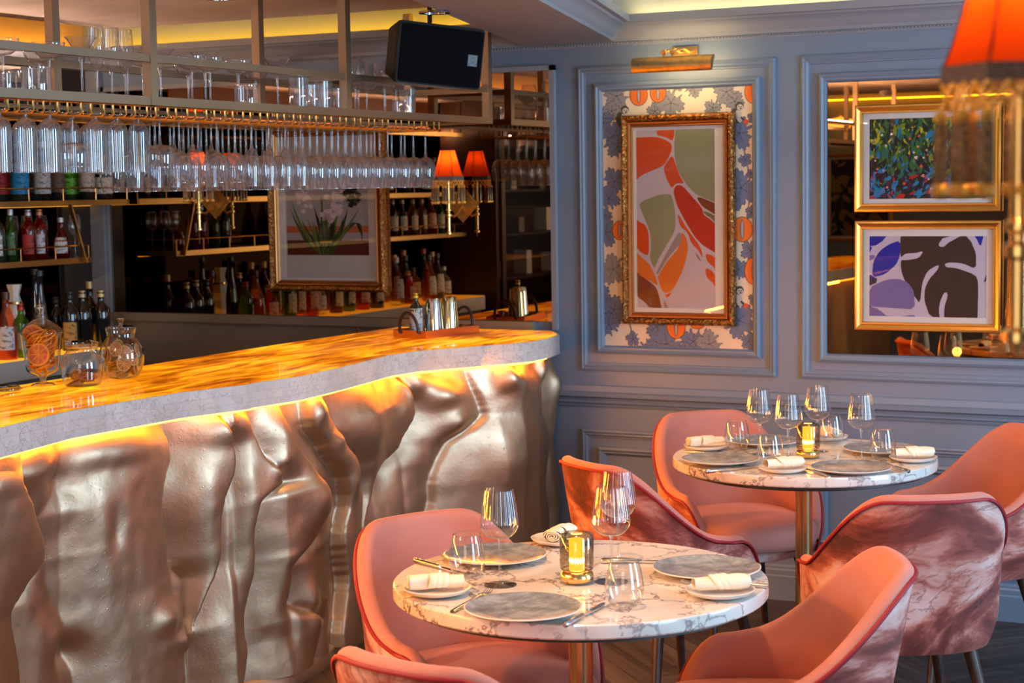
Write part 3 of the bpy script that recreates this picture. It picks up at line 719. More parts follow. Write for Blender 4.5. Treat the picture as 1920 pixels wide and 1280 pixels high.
# ---------------------------------------------------------------- glasses
def wall2(prof, t): return prof   # single thin wall
def spl(pts, n=18):
    """smooth profile through control points (Catmull-Rom)"""
    out = []; k = len(pts)
    for i in range(k-1):
        p0 = pts[max(i-1, 0)]; p1 = pts[i]; p2 = pts[i+1]; p3 = pts[min(i+2, k-1)]
        for j in range(n//(k-1)+1):
            t = j/(n//(k-1)+1)
            out.append(tuple(.5*((2*p1[a])+(-p0[a]+p2[a])*t+(2*p0[a]-5*p1[a]+4*p2[a]-p3[a])*t*t+(-p0[a]+3*p1[a]-3*p2[a]+p3[a])*t**3) for a in (0, 1)))
    out.append(pts[-1]); return [(max(0, r), z) for r, z in out]
def stem_glass(name, label, bowl, stem_h, foot_r, stem_r=.0038, mat='glass', seg=28, ribs=0, group=None, cat='wine glass'):
    """bowl profile starts at (stem, 0) and rises; glass stands on z=0"""
    t = thing(name, label, cat, group=group)
    b = [(r, z+stem_h) for r, z in spl(bowl)]
    rim = b[-1]; b += [(rim[0]+.0009, rim[1]+.0004), (rim[0]+.0009, rim[1]-.002)]
    MB().lathe(b, seg if not ribs else ribs*4, ribs=ribs, amp=.022 if ribs else 0).build('bowl', mat, t, smooth=60)
    MB().lathe([(stem_r*1.9, stem_h+.002), (stem_r*1.1, stem_h-.012), (stem_r, stem_h*.6), (stem_r, .022), (stem_r*1.8, .010), (stem_r*3, .005)], 10).build('stem', mat, t, smooth=60)
    MB().lathe([(stem_r*3, .0045), (foot_r*.6, .003), (foot_r, .0015), (foot_r, 0), (0, 0)], seg).build('foot', mat, t, smooth=40)
    return t
def tumbler(name, label, prof, mat='glass', ribs=0, amp=.02, seg=28, group=None, cat='tumbler'):
    pr = spl(prof); pr += [(pr[-1][0]+.001, pr[-1][1]), (pr[-1][0]+.001, pr[-1][1]-.003)]
    o = MB().lathe([(0, .006)]+[(pr[0][0]*.8, .005)]+pr, seg if not ribs else ribs*4, ribs=ribs, amp=amp).build(name, mat, smooth=60)
    tag(o, label, cat, group); return o
BURG = [(.004, 0), (.024, .008), (.036, .030), (.0395, .052), (.037, .085), (.030, .118)]
ANG = [(.004, 0), (.028, .006), (.041, .022), (.042, .032), (.0355, .085), (.0315, .118)]
BAL = [(.004, 0), (.026, .010), (.038, .034), (.040, .052), (.034, .088), (.0295, .098)]
TUL = [(.004, 0), (.016, .012), (.025, .045), (.027, .075), (.023, .125)]
MART = [(.004, 0), (.011, .010), (.028, .036), (.0455, .062)]
COUPE = [(.004, 0), (.027, .006), (.041, .022), (.0455, .040), (.045, .046)]
HURR = [(.006, 0), (.018, .006), (.0285, .022), (.030, .045), (.0295, .10), (.0285, .150)]
BOWLG = [(.005, 0), (.034, .006), (.046, .022), (.048, .040), (.046, .062), (.044, .070)]
kinds = {
 'flute': (HURR, .018, .030, 'tall straight flute glass'), 'bowl': (BOWLG, .085, .036, 'wide cocktail bowl glass'),
 'wine': (BURG, .110, .034, 'long-stemmed wine glass'), 'brandy': (BAL, .105, .034, 'short-stemmed brandy balloon'),
 'tulip': (TUL, .09, .03, 'slim tulip glass'), 'martini': (MART, .115, .034, 'martini glass'), 'coupe': (COUPE, .11, .034, 'champagne coupe')}
protos = {}
def get_glass(kind, mat, label, group):
    key = (kind, mat)
    bp, sh, fr_, nm = kinds[kind]
    if key not in protos:
        protos[key] = stem_glass({'flute': 'flute_glass', 'bowl': 'cocktail_glass', 'wine': 'wine_glass', 'brandy': 'brandy_glass', 'tulip': 'tulip_glass', 'martini': 'martini_glass', 'coupe': 'coupe_glass'}[kind], label, bp, sh, fr_, mat=mat, seg=20, group=group, cat='glass')
        return protos[key]
    return dup(protos[key], (0, 0, 0), 0, label, group)
ORD = ['first', 'second', 'third', 'fourth', 'fifth', 'sixth', 'seventh', 'eighth', 'ninth', 'tenth', 'eleventh', 'twelfth', 'thirteenth', 'fourteenth', 'fifteenth', 'sixteenth', 'seventeenth', 'eighteenth', 'nineteenth', 'twentieth', 'twenty-first', 'twenty-second', 'twenty-third', 'twenty-fourth', 'twenty-fifth', 'twenty-sixth', 'twenty-seventh', 'twenty-eighth', 'twenty-ninth', 'thirtieth', 'thirty-first', 'thirty-second', 'thirty-third']
rnd = random.Random(3)
for k in range(26):
    y = LANES[k]-.0205-(PITCH_Y/2 if False else 0)
    for row, x in enumerate((-3.318, -3.412, -3.506, -3.598)):
        if k < 1: kd = ['wine', 'wine', None, None][row]
        elif k < 9: kd = ['wine', 'wine', 'wine', 'brandy'][row]
        elif k < 13: kd = ['tulip', 'wine', 'martini', 'wine'][row]
        elif k < 18: kd = ['brandy', 'tulip', 'wine', None][row]
        else: kd = ['flute', 'flute', 'flute', None][row]
        if k in (17, 21, 25) and row == 0: kd = 'bowl'
        if kd is None: continue
        if k > 22 and row > 1: continue
        rw = ['front', 'second', 'third', 'rearmost'][row]
        o = get_glass(kd, 'glass_rack', f"{kinds[kd][3]} hanging upside down, {rw} row of brass runners, {ORD[k]} from right", 'glasses hanging from the brass runners')
        h_ = {'wine': 0, 'brandy': 0}.get(kd, 0)
        o.location = (x+rnd.uniform(-.003, .003), y+rnd.uniform(-.001, .001), 1.8775); o.rotation_euler = (pi, 0, 0)

# glasses and bottles standing on the gantry shelf (pixel x of each in the photo)
SZ = 1.9185
def shelfpt(px, x): p = up(px, 180, 'x', x); return p.y
tumA = tumbler('rocks_glass', 'x', [(.030, 0), (.038, .006), (.041, .020), (.040, .075), (.0405, .080)], 'glass_rack', cat='glass')
tumB = tumbler('highball_glass', 'x', [(.029, 0), (.031, .01), (.033, .05), (.034, .115)], 'glass_rack', ribs=12, amp=.025, cat='glass')
tumC = tumbler('cut_tumbler', 'x', [(.032, 0), (.034, .01), (.037, .05), (.038, .095)], 'glass_rack', ribs=9, amp=.04, cat='glass')
first = {'tumA': True, 'tumB': True, 'tumC': True}
def put(o, p, rz=0): o.location = p; o.rotation_euler[2] = rz; return o
SH = [(8, 'coupe', -3.38), (53, 'tumA', -3.34), (28, 'tumA', -3.50), (92, 'coupe', -3.36), (75, 'coupe', -3.5), (155, 'martini', -3.33), (183, 'tulip', -3.36), (207, 'tulip', -3.36), (231, 'tulip', -3.36), (240, 'martini', -3.46),
      (262, 'coupe', -3.36), (302, 'martini', -3.42), (343, 'coupe', -3.36), (354, 'coupe', -3.50), (386, 'martini', -3.40), (395, 'coupe', -3.33), (448, 'coupe', -3.34), (462, 'tumA', -3.38), (480, 'coupe', -3.5), (521, 'martini', -3.33),
      (560, 'tumB', -3.33), (583, 'tumC', -3.36), (606, 'tumB', -3.36), (590, 'tumB', -3.48), (628, 'tumC', -3.40), (664, 'brandy', -3.36), (684, 'wine', -3.36), (706, 'brandy', -3.34), (722, 'wine', -3.44), (742, 'brandy', -3.36), (763, 'tumB', -3.36), (752, 'tumA', -3.5), (672, 'coupe', -3.5)]
placed = []
RAD = {'martini': .047, 'coupe': .047, 'tulip': .031, 'tumA': .042, 'tumB': .036, 'tumC': .039, 'wine': .040, 'brandy': .041}
for i, (px, kd, x) in enumerate(SH):
    r0 = RAD[kd]; x = max(RXB+.018+r0, min(RXF-.018-r0, x)); y = shelfpt(px, x)
    for _ in range(60):
        hit = [(a, b, c) for a, b, c in placed if math.hypot(a-x, b-y) < c+r0+.001]
        if not hit: break
        a, b, c = hit[0]; d = math.hypot(a-x, b-y)+1e-5; x += (x-a)/d*.004; y += (y-b)/d*.004+.0006
        x = max(RXB+.018+r0, min(RXF-.018-r0, x))
    placed.append((x, y, r0))
    where = 'by the leftmost post' if px < 110 else 'left of the second post' if px < 278 else 'right of the second post' if px < 480 else 'left of the fourth post' if px < 645 else 'below the loudspeaker'
    if kd.startswith('tum'):
        src = {'tumA': tumA, 'tumB': tumB, 'tumC': tumC}[kd]
        nm = {'tumA': 'rounded rocks glass', 'tumB': 'ribbed highball glass', 'tumC': 'cut crystal tumbler'}[kd]
        if first[kd]: o = src; first[kd] = False
        else: o = src.copy(); COL.objects.link(o)
        o['label'] = f"{nm} on gantry shelf, {where}, {ORD[i]} along"; o['group'] = 'glasses on the gantry shelf'
        o['category'] = 'glass'
        o.location = (x, y, SZ)
    else:
        o = get_glass(kd, 'glass_rack', f"{kinds[kd][3]} on gantry shelf, {where}, {ORD[i]} along", 'glasses on the gantry shelf')
        o.location = (x, y, SZ)
        o.scale = (1, 1, .82 if kd in ('wine',) else 1)

# ---------------------------------------------------------------- bottles
def bottle_mat(kind):
    key = 'btl_'+kind
    if key in M: return key
    T = {'green': (.10, .30, .04), 'dark': (.02, .03, .015), 'red': (.55, .02, .015), 'amber': (.75, .25, .03), 'rose': (.95, .30, .12), 'clear': (.88, .92, .92), 'brown': (.16, .05, .015), 'lime': (.35, .60, .08), 'deep': (.012, .012, .014)}[kind]
    if kind in ('dark', 'deep'): M[key] = pbr(key, T, .08, coat=.6)
    elif kind == 'clear': M[key] = thin_glass(key, T, 1.5, 1.5)
    else:
        M[key] = thin_glass(key, tuple(c**.6 for c in T), 1.5, 1.3, body=.10, bodycol=T)
    return key
SHAPES = {
 'wine': [(.0, 0), (.033, 0), (.0365, .006), (.0368, .17), (.034, .195), (.018, .225), (.0145, .24), (.0145, .295), (.0155, .297), (.0155, .305), (.012, .306)],
 'spirit': [(0, 0), (.036, 0), (.040, .006), (.040, .16), (.037, .178), (.020, .200), (.0145, .212), (.0145, .245), (.0165, .247), (.0165, .256), (.012, .257)],
 'round': [(0, 0), (.036, 0), (.046, .010), (.050, .045), (.046, .09), (.030, .125), (.017, .15), (.0145, .20), (.016, .202), (.016, .21), (.012, .211)],
 'squat': [(0, 0), (.040, 0), (.046, .008), (.046, .11), (.040, .128), (.018, .145), (.015, .18), (.017, .182), (.017, .19), (.013, .191)],
 'tall': [(0, 0), (.026, 0), (.030, .008), (.031, .15), (.024, .21), (.014, .27), (.0115, .34), (.0135, .345), (.0135, .36), (.010, .362)],
 'cone': [(0, 0), (.040, 0), (.044, .006), (.043, .12), (.036, .16), (.016, .22), (.0145, .27), (.016, .272), (.016, .28), (.012, .281)]}
_caps = {}
def capmat(c):
    key = 'cap_%02x%02x%02x' % tuple(int(v*255) for v in c)
    if key not in M: M[key] = pbr(key, c, .35, .3)
    return key
def labmat(c, kind=0):
    key = 'lab_%02x%02x%02x_%d' % (*[int(v*255) for v in c], kind)
    if key not in M:
        mt, nt, out = newmat(key); b = N(nt, 'ShaderNodeBsdfPrincipled', i_Roughness=.6); L(nt, b, 0, out, 0)
        tc = N(nt, 'ShaderNodeTexCoord'); mp = N(nt, 'ShaderNodeMapping'); mp.inputs['Scale'].default_value = (60, 60, 95); L(nt, tc, 'Object', mp, 0)
        n = N(nt, 'ShaderNodeTexNoise', i_Scale=1.0, i_Detail=3.0); L(nt, mp, 0, n, 'Vector')
        r = ramp(nt, [(.40, tuple(v*.35 for v in c)), (.46, c)], 'LINEAR'); L(nt, n, 'Fac', r, 0); L(nt, r, 0, b, 'Base Color'); M[key] = mt
    return key
def bottle(shape, glass, label, cap=(.6, .1, .05), lab=(.8, .76, .66), lz=(.35, .62), group=None, arc=1.3, face=-1.15, sc=1.0, liquid=None, name='bottle'):
    pr = SHAPES[shape]; H_ = pr[-1][1]
    t = thing(name, label, 'bottle', group=group)
    MB().lathe([(r*sc, z*sc) for r, z in pr], 18).build('glass_body', bottle_mat(glass), t, smooth=50)
    ch = H_*.10 if shape != 'tall' else .02
    if cap: MB().lathe([(.0155*sc, (H_-ch)*sc), (.0165*sc, (H_-ch)*sc), (.0165*sc, (H_+.004)*sc), (0, (H_+.004)*sc)], 14).build('cap', capmat(cap), t, smooth=30)
    if lab:
        def rr(z):
            for i in range(len(pr)-1):
                if pr[i][1] <= z <= pr[i+1][1] and pr[i+1][1] > pr[i][1]: return lerp(pr[i][0], pr[i+1][0], (z-pr[i][1])/(pr[i+1][1]-pr[i][1]))
            return pr[1][0]
        z0, z1 = lz[0]*H_, lz[1]*H_
        def fn(u, v):
            a = face+lerp(-arc, arc, u); z = lerp(z0, z1, v); r = rr(z)+.0012; return (r*cos(a)*sc, r*sin(a)*sc, z*sc)
        MB().grid(12, 4, fn).build('label', labmat(lab), t, smooth=80)
    if liquid:
        def f2(r): return max(0, r-.003)
        lv = H_*.5; ps = [(f2(r)*sc, (z+.004)*sc) for r, z in pr if z < lv]; ps += [(ps[-1][0], lv*sc), (0, lv*sc)]
        MB().lathe(ps, 18).build('liquid', pbr('liquid', liquid, .15, coat=.5), t, smooth=50)
    return t
# wall shelves with brass gallery rails
SHX = -5.20
def wall_shelf(z, y0, y1, label, lit=False):
    t = thing('bottle_shelf', label, 'shelf', (-5.33, (y0+y1)/2, z)); lo = (5.33, -(y0+y1)/2, -z)
    MB().bb(LX+.012, SHX-.012, y0, y1, z-.02, z).build('board', 'grout', t, loc=lo, smooth=0)
    m = MB(); m.bb(SHX-.012, SHX, y0, y1, z-.024, z+.001); m.bb(LX+.012, SHX, y1-.006, y1+.006, z-.024, z+.001); m.build('brass_edge', 'brass', t, loc=lo, smooth=0)
    m = MB(); m.tube([(LX+.02, y1, z+.055), (SHX-.006, y1, z+.055), (SHX-.006, y0, z+.055)], .0035, 6)
    y = y1-.0
    while y > y0: m.tube([(SHX-.006, y, z), (SHX-.006, y, z+.055)], .003, 6); y -= .22
    m.build('gallery_rail', 'brass', t, loc=lo)
    if lit:
        m = MB(); m.bb(LX+.03, LX+.05, y0, y1, z-.028, z-.021); m.build('led_strip', 'led2', t, loc=lo, smooth=0)
    return t
M['led2'] = emis('led_shelf', (1, .42, .05), 1.3)
wall_shelf(1.357, 3.15, 6.165, 'lower brass-edged bottle shelf on the left wall, red liqueurs on it', True)
wall_shelf(1.615, 3.15, 6.45, 'middle brass-edged bottle shelf with blue, lime and green labels', True)
wall_shelf(1.99, 3.15, 6.165, 'upper brass-edged shelf on the left wall above the hanging glasses')
led('led_strip', 'added led strip on the top bottle shelf, brightening the ceiling raft', (-5.44, 2.0, 2.0), (-5.44, 6.1, 2.0), 'led4', .014, .006)  # strip added to lift the raft and the upper left wall
tc_ = thing('top_cabinet', 'dark open top cabinet lit orange inside at the upper left corner', 'cabinet', (-5.33, 4.5, 2.2)); TL_ = (5.33, -4.5, -2.2)
MB().bb(LX+.012, -5.19, 3.15, 5.86, 2.19, 2.21).build('top_board', 'walnut', tc_, loc=TL_, smooth=0)
for yv in (3.16, 4.5, 5.84): MB().bb(-5.245, -5.225, yv-.012, yv+.012, 1.9905, 2.19).build('upright', 'walnut', tc_, loc=TL_, smooth=0)
MB().bb(LX+.012, LX+.02, 3.15, 5.86, 2.01, 2.19).build('back_panel', 'amber_panel', tc_, loc=TL_, smooth=0)
# diagonal brass brackets between shelves
for i, (y, z0, z1, lb) in enumerate(((6.12, 1.335, 1.60, 'brass diagonal strap at the right end of the left wall shelves'), (5.28, 1.335, 1.60, 'brass diagonal strap between shelves near the left photo edge'), (5.30, 1.60, 1.975, 'brass strap rising behind the blue-labelled bottle'))):
    o = MB().add([(x, y+dy+s, z) for dy in (0, .008) for x, z, s in ((SHX+.0, z0, 0), (SHX+.018, z0, 0), (SHX+.018, z1, -.09), (SHX, z1, -.09))], [(0, 1, 2, 3), (7, 6, 5, 4), (0, 4, 5, 1), (1, 5, 6, 2), (2, 6, 7, 3), (3, 7, 4, 0)]).build('shelf_strap', 'brass_old', smooth=0)
    tag(o, lb, 'bracket')
def by(px, py=480, x=-5.30): return up(px, py, 'x', x).y
GA = 'bottles on the middle wall shelf'; GB = 'bottles on the lower wall shelf'; GC = 'bottles on the back bar top'
BA = [(4, 'spirit', 'dark', (.6, .03, .02), (.45, .03, .03), 'dark bottle with red label at the far left of the middle shelf'),
 (38, 'spirit', 'dark', (.1, .1, .1), (.02, .30, .62), 'bottle with bright blue label on the middle shelf'),
 (62, 'wine', 'dark', (.2, .2, .22), (.35, .36, .40), 'dark bottle with silver sail emblem label beside the blue one'),
 (79, 'spirit', 'clear', (.8, .8, .8), (.55, .58, .55), 'clear bottle with pale patterned label left of the lime one'),
 (95, 'spirit', 'lime', (.6, .7, .1), (.55, .68, .06), 'bottle with floral lime-yellow label on the middle shelf'),
 (108, 'wine', 'deep', (.3, .2, .1), (.16, .10, .06), 'narrow dark brown-labelled bottle right of the lime one'),
 (131, 'squat', 'lime', (.2, .5, .1), (.22, .62, .05), 'squat bottle with wide bright green label on the middle shelf'),
 (164, 'wine', 'deep', (.1, .08, .08), (.62, .52, .42), 'dark wine bottle with beige label on the middle shelf'),
 (193, 'squat', 'deep', (.1, .08, .06), (.80, .68, .48), 'wide bottle with large cream label at right of the middle shelf'),
 (219, 'spirit', 'red', (.1, .1, .1), (.25, .10, .12), 'ruby bottle with scrollwork label, rightmost on the middle shelf')]
for iA, (px, shp, gl, cp, lb, lab_) in enumerate(BA):
    o = bottle(shp, gl, lab_, cp, lb, (.12, .62) if shp != 'squat' else (.14, .66), GA, face=-.95); xA = -5.37 if iA == 9 else -5.265 if iA % 2 or iA > 7 else -5.36; o.location = (xA, min(6.395, by(px, 360, xA)), 1.6165)
BBs = [(-4, 'spirit', 'dark', (.1, .1, .1), (.78, .74, .70), 'dark bottle with white and red label, cut by the photo edge'),
 (22, 'wine', 'green', (.75, .75, .75), (.10, .20, .08), 'green bottle with round cream seal on the lower shelf'),
 (55, 'spirit', 'red', (.65, .65, .66), (.45, .03, .03), 'red liqueur bottle with silver cap on the lower shelf'),
 (76, 'spirit', 'red', (.75, .28, .10), (.62, .60, .58), 'red liqueur bottle with copper cap and white slanted label'),
 (116, 'round', 'red', (.65, .62, .62), (.72, .66, .60), 'round-shouldered red liqueur bottle with white neck band')]
for px, shp, gl, cp, lb, lab_ in BBs:
    o = bottle(shp, gl, lab_, cp, lb, (.12, .52), GB, face=-.95, arc=.75, sc=.84 if shp != 'wine' else .72); o.location = (-5.28, by(px, 470, -5.28), 1.3585)
for i, px in enumerate((80, 112, 132, 152)):
    o = get_glass('wine', 'glass_rack', ['wine glass behind the copper-capped bottle on lower shelf', 'wine glass behind the round red bottle on lower shelf', 'wine glass right of the round red bottle on lower shelf', 'wine glass at the right end of the lower wall shelf'][i], 'wine glasses on the lower wall shelf'); xg = (-5.41, -5.41, -5.41, -5.25)[i]; o.scale = (.74, .74, .84); o.location = (xg, 6.09-.095*i if i < 3 else 6.127, 1.3585)
# on the back bar top
def bx_(px, x): return up(px, 640, 'x', x).y
CBT = [(14, 'cone', 'rose', (.10, .04, .03), (.70, .68, .70), -5.16, 'rose-coloured bottle with white side label on the glowing back bar', 1.0, (.6, .06, .03)),
 (41, 'spirit', 'green', (.55, .03, .03), (.60, .50, .30), -5.16, 'small green bottle with red cap beside the white vase', .88, None),
 (70, 'tall', 'deep', (.03, .03, .03), None, -5.27, 'left of the two tall thin black bottles on the back bar', 1.0, None),
 (79, 'tall', 'deep', (.03, .03, .03), None, -5.16, 'right of the two tall thin black bottles on the back bar', 1.0, None),
 (107, 'spirit', 'deep', (.03, .03, .03), None, -5.28, 'black bottle behind the lidded orange slice jar', .9, None),
 (133, 'spirit', 'deep', (.03, .03, .03), (.60, .32, .08), -5.17, 'black bottle with orange-brown label behind the clip-top jar', 1.0, None),
 (157, 'spirit', 'deep', (.62, .40, .22), None, -5.17, 'plain black bottle with wide cork stopper on the back bar', 1.0, None),
 (181, 'wine', 'deep', (.55, .33, .14), None, -5.24, 'dark wine bottle with cork standing behind the gold-topped one', .95, None),
 (192, 'spirit', 'deep', (.85, .6, .2), None, -5.15, 'black bottle with gold top at the right end of the back bar', .98, None)]
for px, shp, gl, cp, lb, x, lab_, sc, lq in CBT:
    o = bottle(shp, gl, lab_, cp, lb, (.15, .5), GC, face=-.9, arc=.8, sc=sc, liquid=lq); o.location = (x, min(6.2, bx_(px, x)), .95)
# tall dark cabinet beyond the shelves, glimpsed at the right end of the bar mirror
dc = thing('display_cabinet', 'tall dark mahogany display cabinet with glass door reflected in the bar mirror', 'cabinet', (-5.3, 2.3, 0))
DL = (5.3, -2.3, 0); M['mahogany'] = pbr('dark_mahogany', (.035, .012, .007), .4, noise=.3, nscale=6, stretch=(8, 8, 1))
m = MB(); m.bb(LX+.01, -5.06, 1.2, 1.24, 0, 2.2); m.bb(LX+.01, -5.06, 2.96, 3.0, 0, 2.2); m.bb(LX+.01, -5.06, 1.24, 2.96, 2.16, 2.2); m.bb(LX+.01, LX+.03, 1.24, 2.96, 0, 2.16); m.bb(LX+.03, -5.06, 1.24, 2.96, 0, .12)
m.build('carcass', 'mahogany', dc, loc=DL, smooth=0)
for k in range(6): MB().bb(LX+.03, -5.09, 1.24, 2.96, .45+.29*k, .465+.29*k).build('shelf', 'mahogany', dc, loc=DL, smooth=0)
m = MB(); m.rect_sweep(0, .85, .13, 2.15, 0, [(0, 0), (0, .02), (.05, .02), (.05, 0)])
for k in range(2): 
    d_ = m.build('door_frame', 'mahogany', dc, loc=(5.3-5.06, -2.3+2.955-.86*k, 0), rot=(0, 0, -pi/2), smooth=0) if k == 0 else None
    q = MB(); y1_ = 2.955-.86*k
    for a_, b_, c_, e_ in ((y1_-.85, y1_, .13, .18), (y1_-.85, y1_, 2.10, 2.15), (y1_-.85, y1_-.80, .18, 2.10), (y1_-.05, y1_, .18, 2.10)): q.bb(-5.06, -5.04, a_, b_, c_, e_)
    if d_: bpy.data.objects.remove(d_)
    q.build('door_frame', 'mahogany', dc, loc=DL, smooth=0)
    MB().bb(-5.052, -5.048, y1_-.80, y1_-.05, .18, 2.10).build('door_glass', 'glazing0', dc, loc=DL, smooth=0)
for k in range(14):
    z_ = .4655+.29*(2+k % 4); y_ = 1.35+.11*k
    o = MB().bb(-.05, .05, -.04, .04, 0, .10+.06*((k*7) % 3)/2).build('storage_box', 'cream' if k % 3 else 'paint_bar', smooth=0)
    o.location = (-5.25, y_, z_); tag(o, f'pale box on the {ORD[k % 4+2]} shelf of the dark cabinet, {ORD[k]} from the camera side', 'box', 'boxes in the dark cabinet')
# white faceted ceramic bottle
t = thing('ceramic_bottle', 'tall white faceted ceramic bottle with a gold ring on the back bar', 'bottle')
MB().lathe([(0, 0), (.032, 0), (.040, .03), (.030, .065), (.042, .10), (.034, .14), (.044, .18), (.036, .212), (.030, .225)], 6).build('body', 'cream', t, smooth=0)
MB().lathe([(.030, .222), (.033, .224), (.033, .232), (.030, .234)], 12).build('gold_ring', 'brass', t)
MB().lathe([(.030, .233), (.022, .262), (.034, .308), (0, .308)], 6).build('stopper', 'cream', t, smooth=0)
t.location = (-5.26, bx_(31, -5.26), .95)
# bottles along the shelves beyond the left edge of the photo, present only in the mirror
sp = []
R2 = random.Random(11)
cols = [('deep', (.1, .1, .1), (.6, .55, .45)), ('amber', (.5, .3, .1), (.65, .5, .3)), ('clear', (.7, .7, .7), (.5, .5, .5)), ('green', (.5, .1, .1), (.55, .5, .3)), ('red', (.7, .5, .2), (.6, .3, .2)), ('brown', (.55, .33, .14), (.7, .62, .45)), ('amber', (.1, .1, .1), (.75, .68, .5))]
protoB = []
for i, (gl, cp, lb) in enumerate(cols):
    for shp in (('wine', 'spirit') if i % 2 else ('squat', 'cone')):
        protoB.append((bottle(shp, gl, 'x', cp, lb, (.15, .55), face=-.2, arc=1.2), {'deep': 'black', 'amber': 'amber', 'clear': 'clear', 'green': 'green', 'red': 'red', 'brown': 'brown'}[gl], shp))
usedB = set(); nB = {}
def seen_in_mirror(x, y, z, lvl):
    i = R2.randrange(len(protoB)); src, cn, shp = protoB[i]
    nB[lvl] = nB.get(lvl, -1)+1
    lb = f"{cn} {'wine' if shp == 'wine' else shp} bottle on {lvl} outside the frame, {ORD[nB[lvl]]} from left edge"
    if i in usedB: o = dup(src, (x, y, z), R2.uniform(-.5, .5), lb, 'reflected bottles on '+lvl)
    else: o = src; usedB.add(i)
    if z > 1.3: o.scale = (.84, .84, .70 if shp == 'wine' else .84)
    if o is src: o['label'] = lb; o['group'] = 'reflected bottles on '+lvl; o.location = (x, y, z)
for z, lvl, y0_ in ((.95, 'back bar top', 5.34), (.9501, 'back bar top, wall row', 5.62), (1.3575, 'lower shelf', 4.95), (1.6155, 'middle shelf', 4.95)):
    y = y0_
    while y > 3.25:
        if z > 1 and R2.random() < .12: y -= .1; continue
        seen_in_mirror(-5.30 if z > 1 else (-5.40 if z > .95005 else -5.23+R2.uniform(-.05, .05)), y, z, lvl); y -= R2.uniform(.112, .14)
for i in range(len(protoB)):
    if i not in usedB:
        src, cn, shp = protoB[i]; src['label'] = f"{cn} glass {shp} bottle far along the back bar beyond the left photo edge"; src.location = (-5.25+.11*(i % 2)-.05, 3.2+.06*i, .951); src.scale = (.6, .6, .6)

# ================================================================== JARS, TRAY, TOOLS ON THE BAR
def citrus(name, r, flesh, rind, parent, loc, rot, seg=20):
    m = MB(); m.lathe([(0, -.0015), (r, -.0015), (r, .0015), (0, .0015)], seg, mi=1)
    for k in range(8):
        a0 = 2*pi*k/8+.06; a1 = 2*pi*(k+1)/8-.06
        for s in (-1, 1):
            m.add([(r*.10*cos((a0+a1)/2), r*.10*sin((a0+a1)/2), s*.0019)]+[(r*.84*cos(lerp(a0, a1, j/3)), r*.84*sin(lerp(a0, a1, j/3)), s*.0019) for j in range(4)], [(0, 1, 2, 3, 4)])
    return m.build(name, [flesh, rind], parent, loc=loc, rot=rot, smooth=0)
M['or_flesh'] = pbr('blood_orange_flesh', (.80, .09, .015), .35, noise=.4, nscale=90)
M['or_rind'] = pbr('orange_rind', (1.0, .33, .02), .45)
M['dry_flesh'] = pbr('dried_lime_flesh', (.50, .17, .03), .6, noise=.4, nscale=90)
M['dry_rind'] = pbr('dried_lime_rind', (.62, .40, .14), .6)
M['dark_slice'] = pbr('dried_dark_slice', (.28, .03, .02), .5, noise=.4, nscale=60)
M['syrup'] = thin_glass('orange_syrup', (1.0, .50, .18), 1.2, .5)
CT = CZ+.0005
rj = random.Random(5)
# footed lidded jar of orange slices
P = up(81, 722, 'z', CZ)
t = thing('apothecary_jar', 'footed glass jar with pointed lid, full of blood orange slices', 'jar', (P.x, P.y, CT))
MB().lathe(spl([(.038, 0), (.030, .005), (.012, .010), (.011, .022), (.017, .030), (.042, .042), (.051, .055), (.056, .10), (.065, .162), (.068, .166)], 40), 36).build('bowl', 'glass_jar', t, smooth=60)
MB().lathe(spl([(.069, .164), (.068, .170), (.047, .190), (.022, .206), (.012, .210), (.014, .216), (.010, .221), (.009, .226), (.0145, .240), (.012, .250), (0, .256)], 40), 30).build('lid', 'glass_jar', t, smooth=60)
tj = t
for k in range(64):
    z = .058+k*.00165; rmx = lerp(.044, .059, (z-.055)/.11)
    a = rj.uniform(0, 2*pi); rr = rj.uniform(0, max(.002, rmx-.034)); tl = rj.choice((.25, .5, .9, 1.2))
    citrus('orange_slice', .033, 'or_flesh', 'or_rind', t, (rr*cos(a), rr*sin(a), z), (tl*cos(a), tl*sin(a), 0))
citrus('orange_slice', .036, 'or_flesh', 'or_rind', t, (.020, -.038, .100), (rad(78), 0, rad(18)))
# round lidded jar
P = up(230, 711, 'z', CZ)
t = thing('cookie_jar', 'round glass jar with knobbed glass lid, dried lime slices inside', 'jar', (P.x, P.y, CT))
t.scale = (1.0, 1.0, 1.14)
MB().lathe(spl([(.0, .002), (.036, .003), (.056, .014), (.069, .045), (.071, .070), (.064, .096), (.052, .112), (.047, .119), (.046, .130), (.047, .137)], 60), 36).build('body', 'glass_jar', t, smooth=60)
MB().lathe(spl([(.048, .138), (.049, .143), (.046, .149), (.020, .152), (.008, .153), (.006, .158), (.012, .170), (.010, .174), (0, .174)], 36), 30).build('lid', 'glass_jar', t, smooth=50)
for k in range(40):
    z = .014+k*.0017; R_ = lerp(.050, .064, min(1, z/.06))
    a = rj.uniform(0, 2*pi); rr = rj.uniform(.0, R_-.024)
    if k % 2: rr = R_-.014; ro = (rad(78)+rj.uniform(-.2, .2), 0, a+pi/2)
    else: ro = (rj.uniform(-.6, .6), rj.uniform(-.6, .6), 0)
    citrus('lime_slice', .019+rj.uniform(0, .004), 'dry_flesh', 'dry_rind', t, (rr*cos(a), rr*sin(a), z+(.012 if k % 2 else 0)), ro, 16)
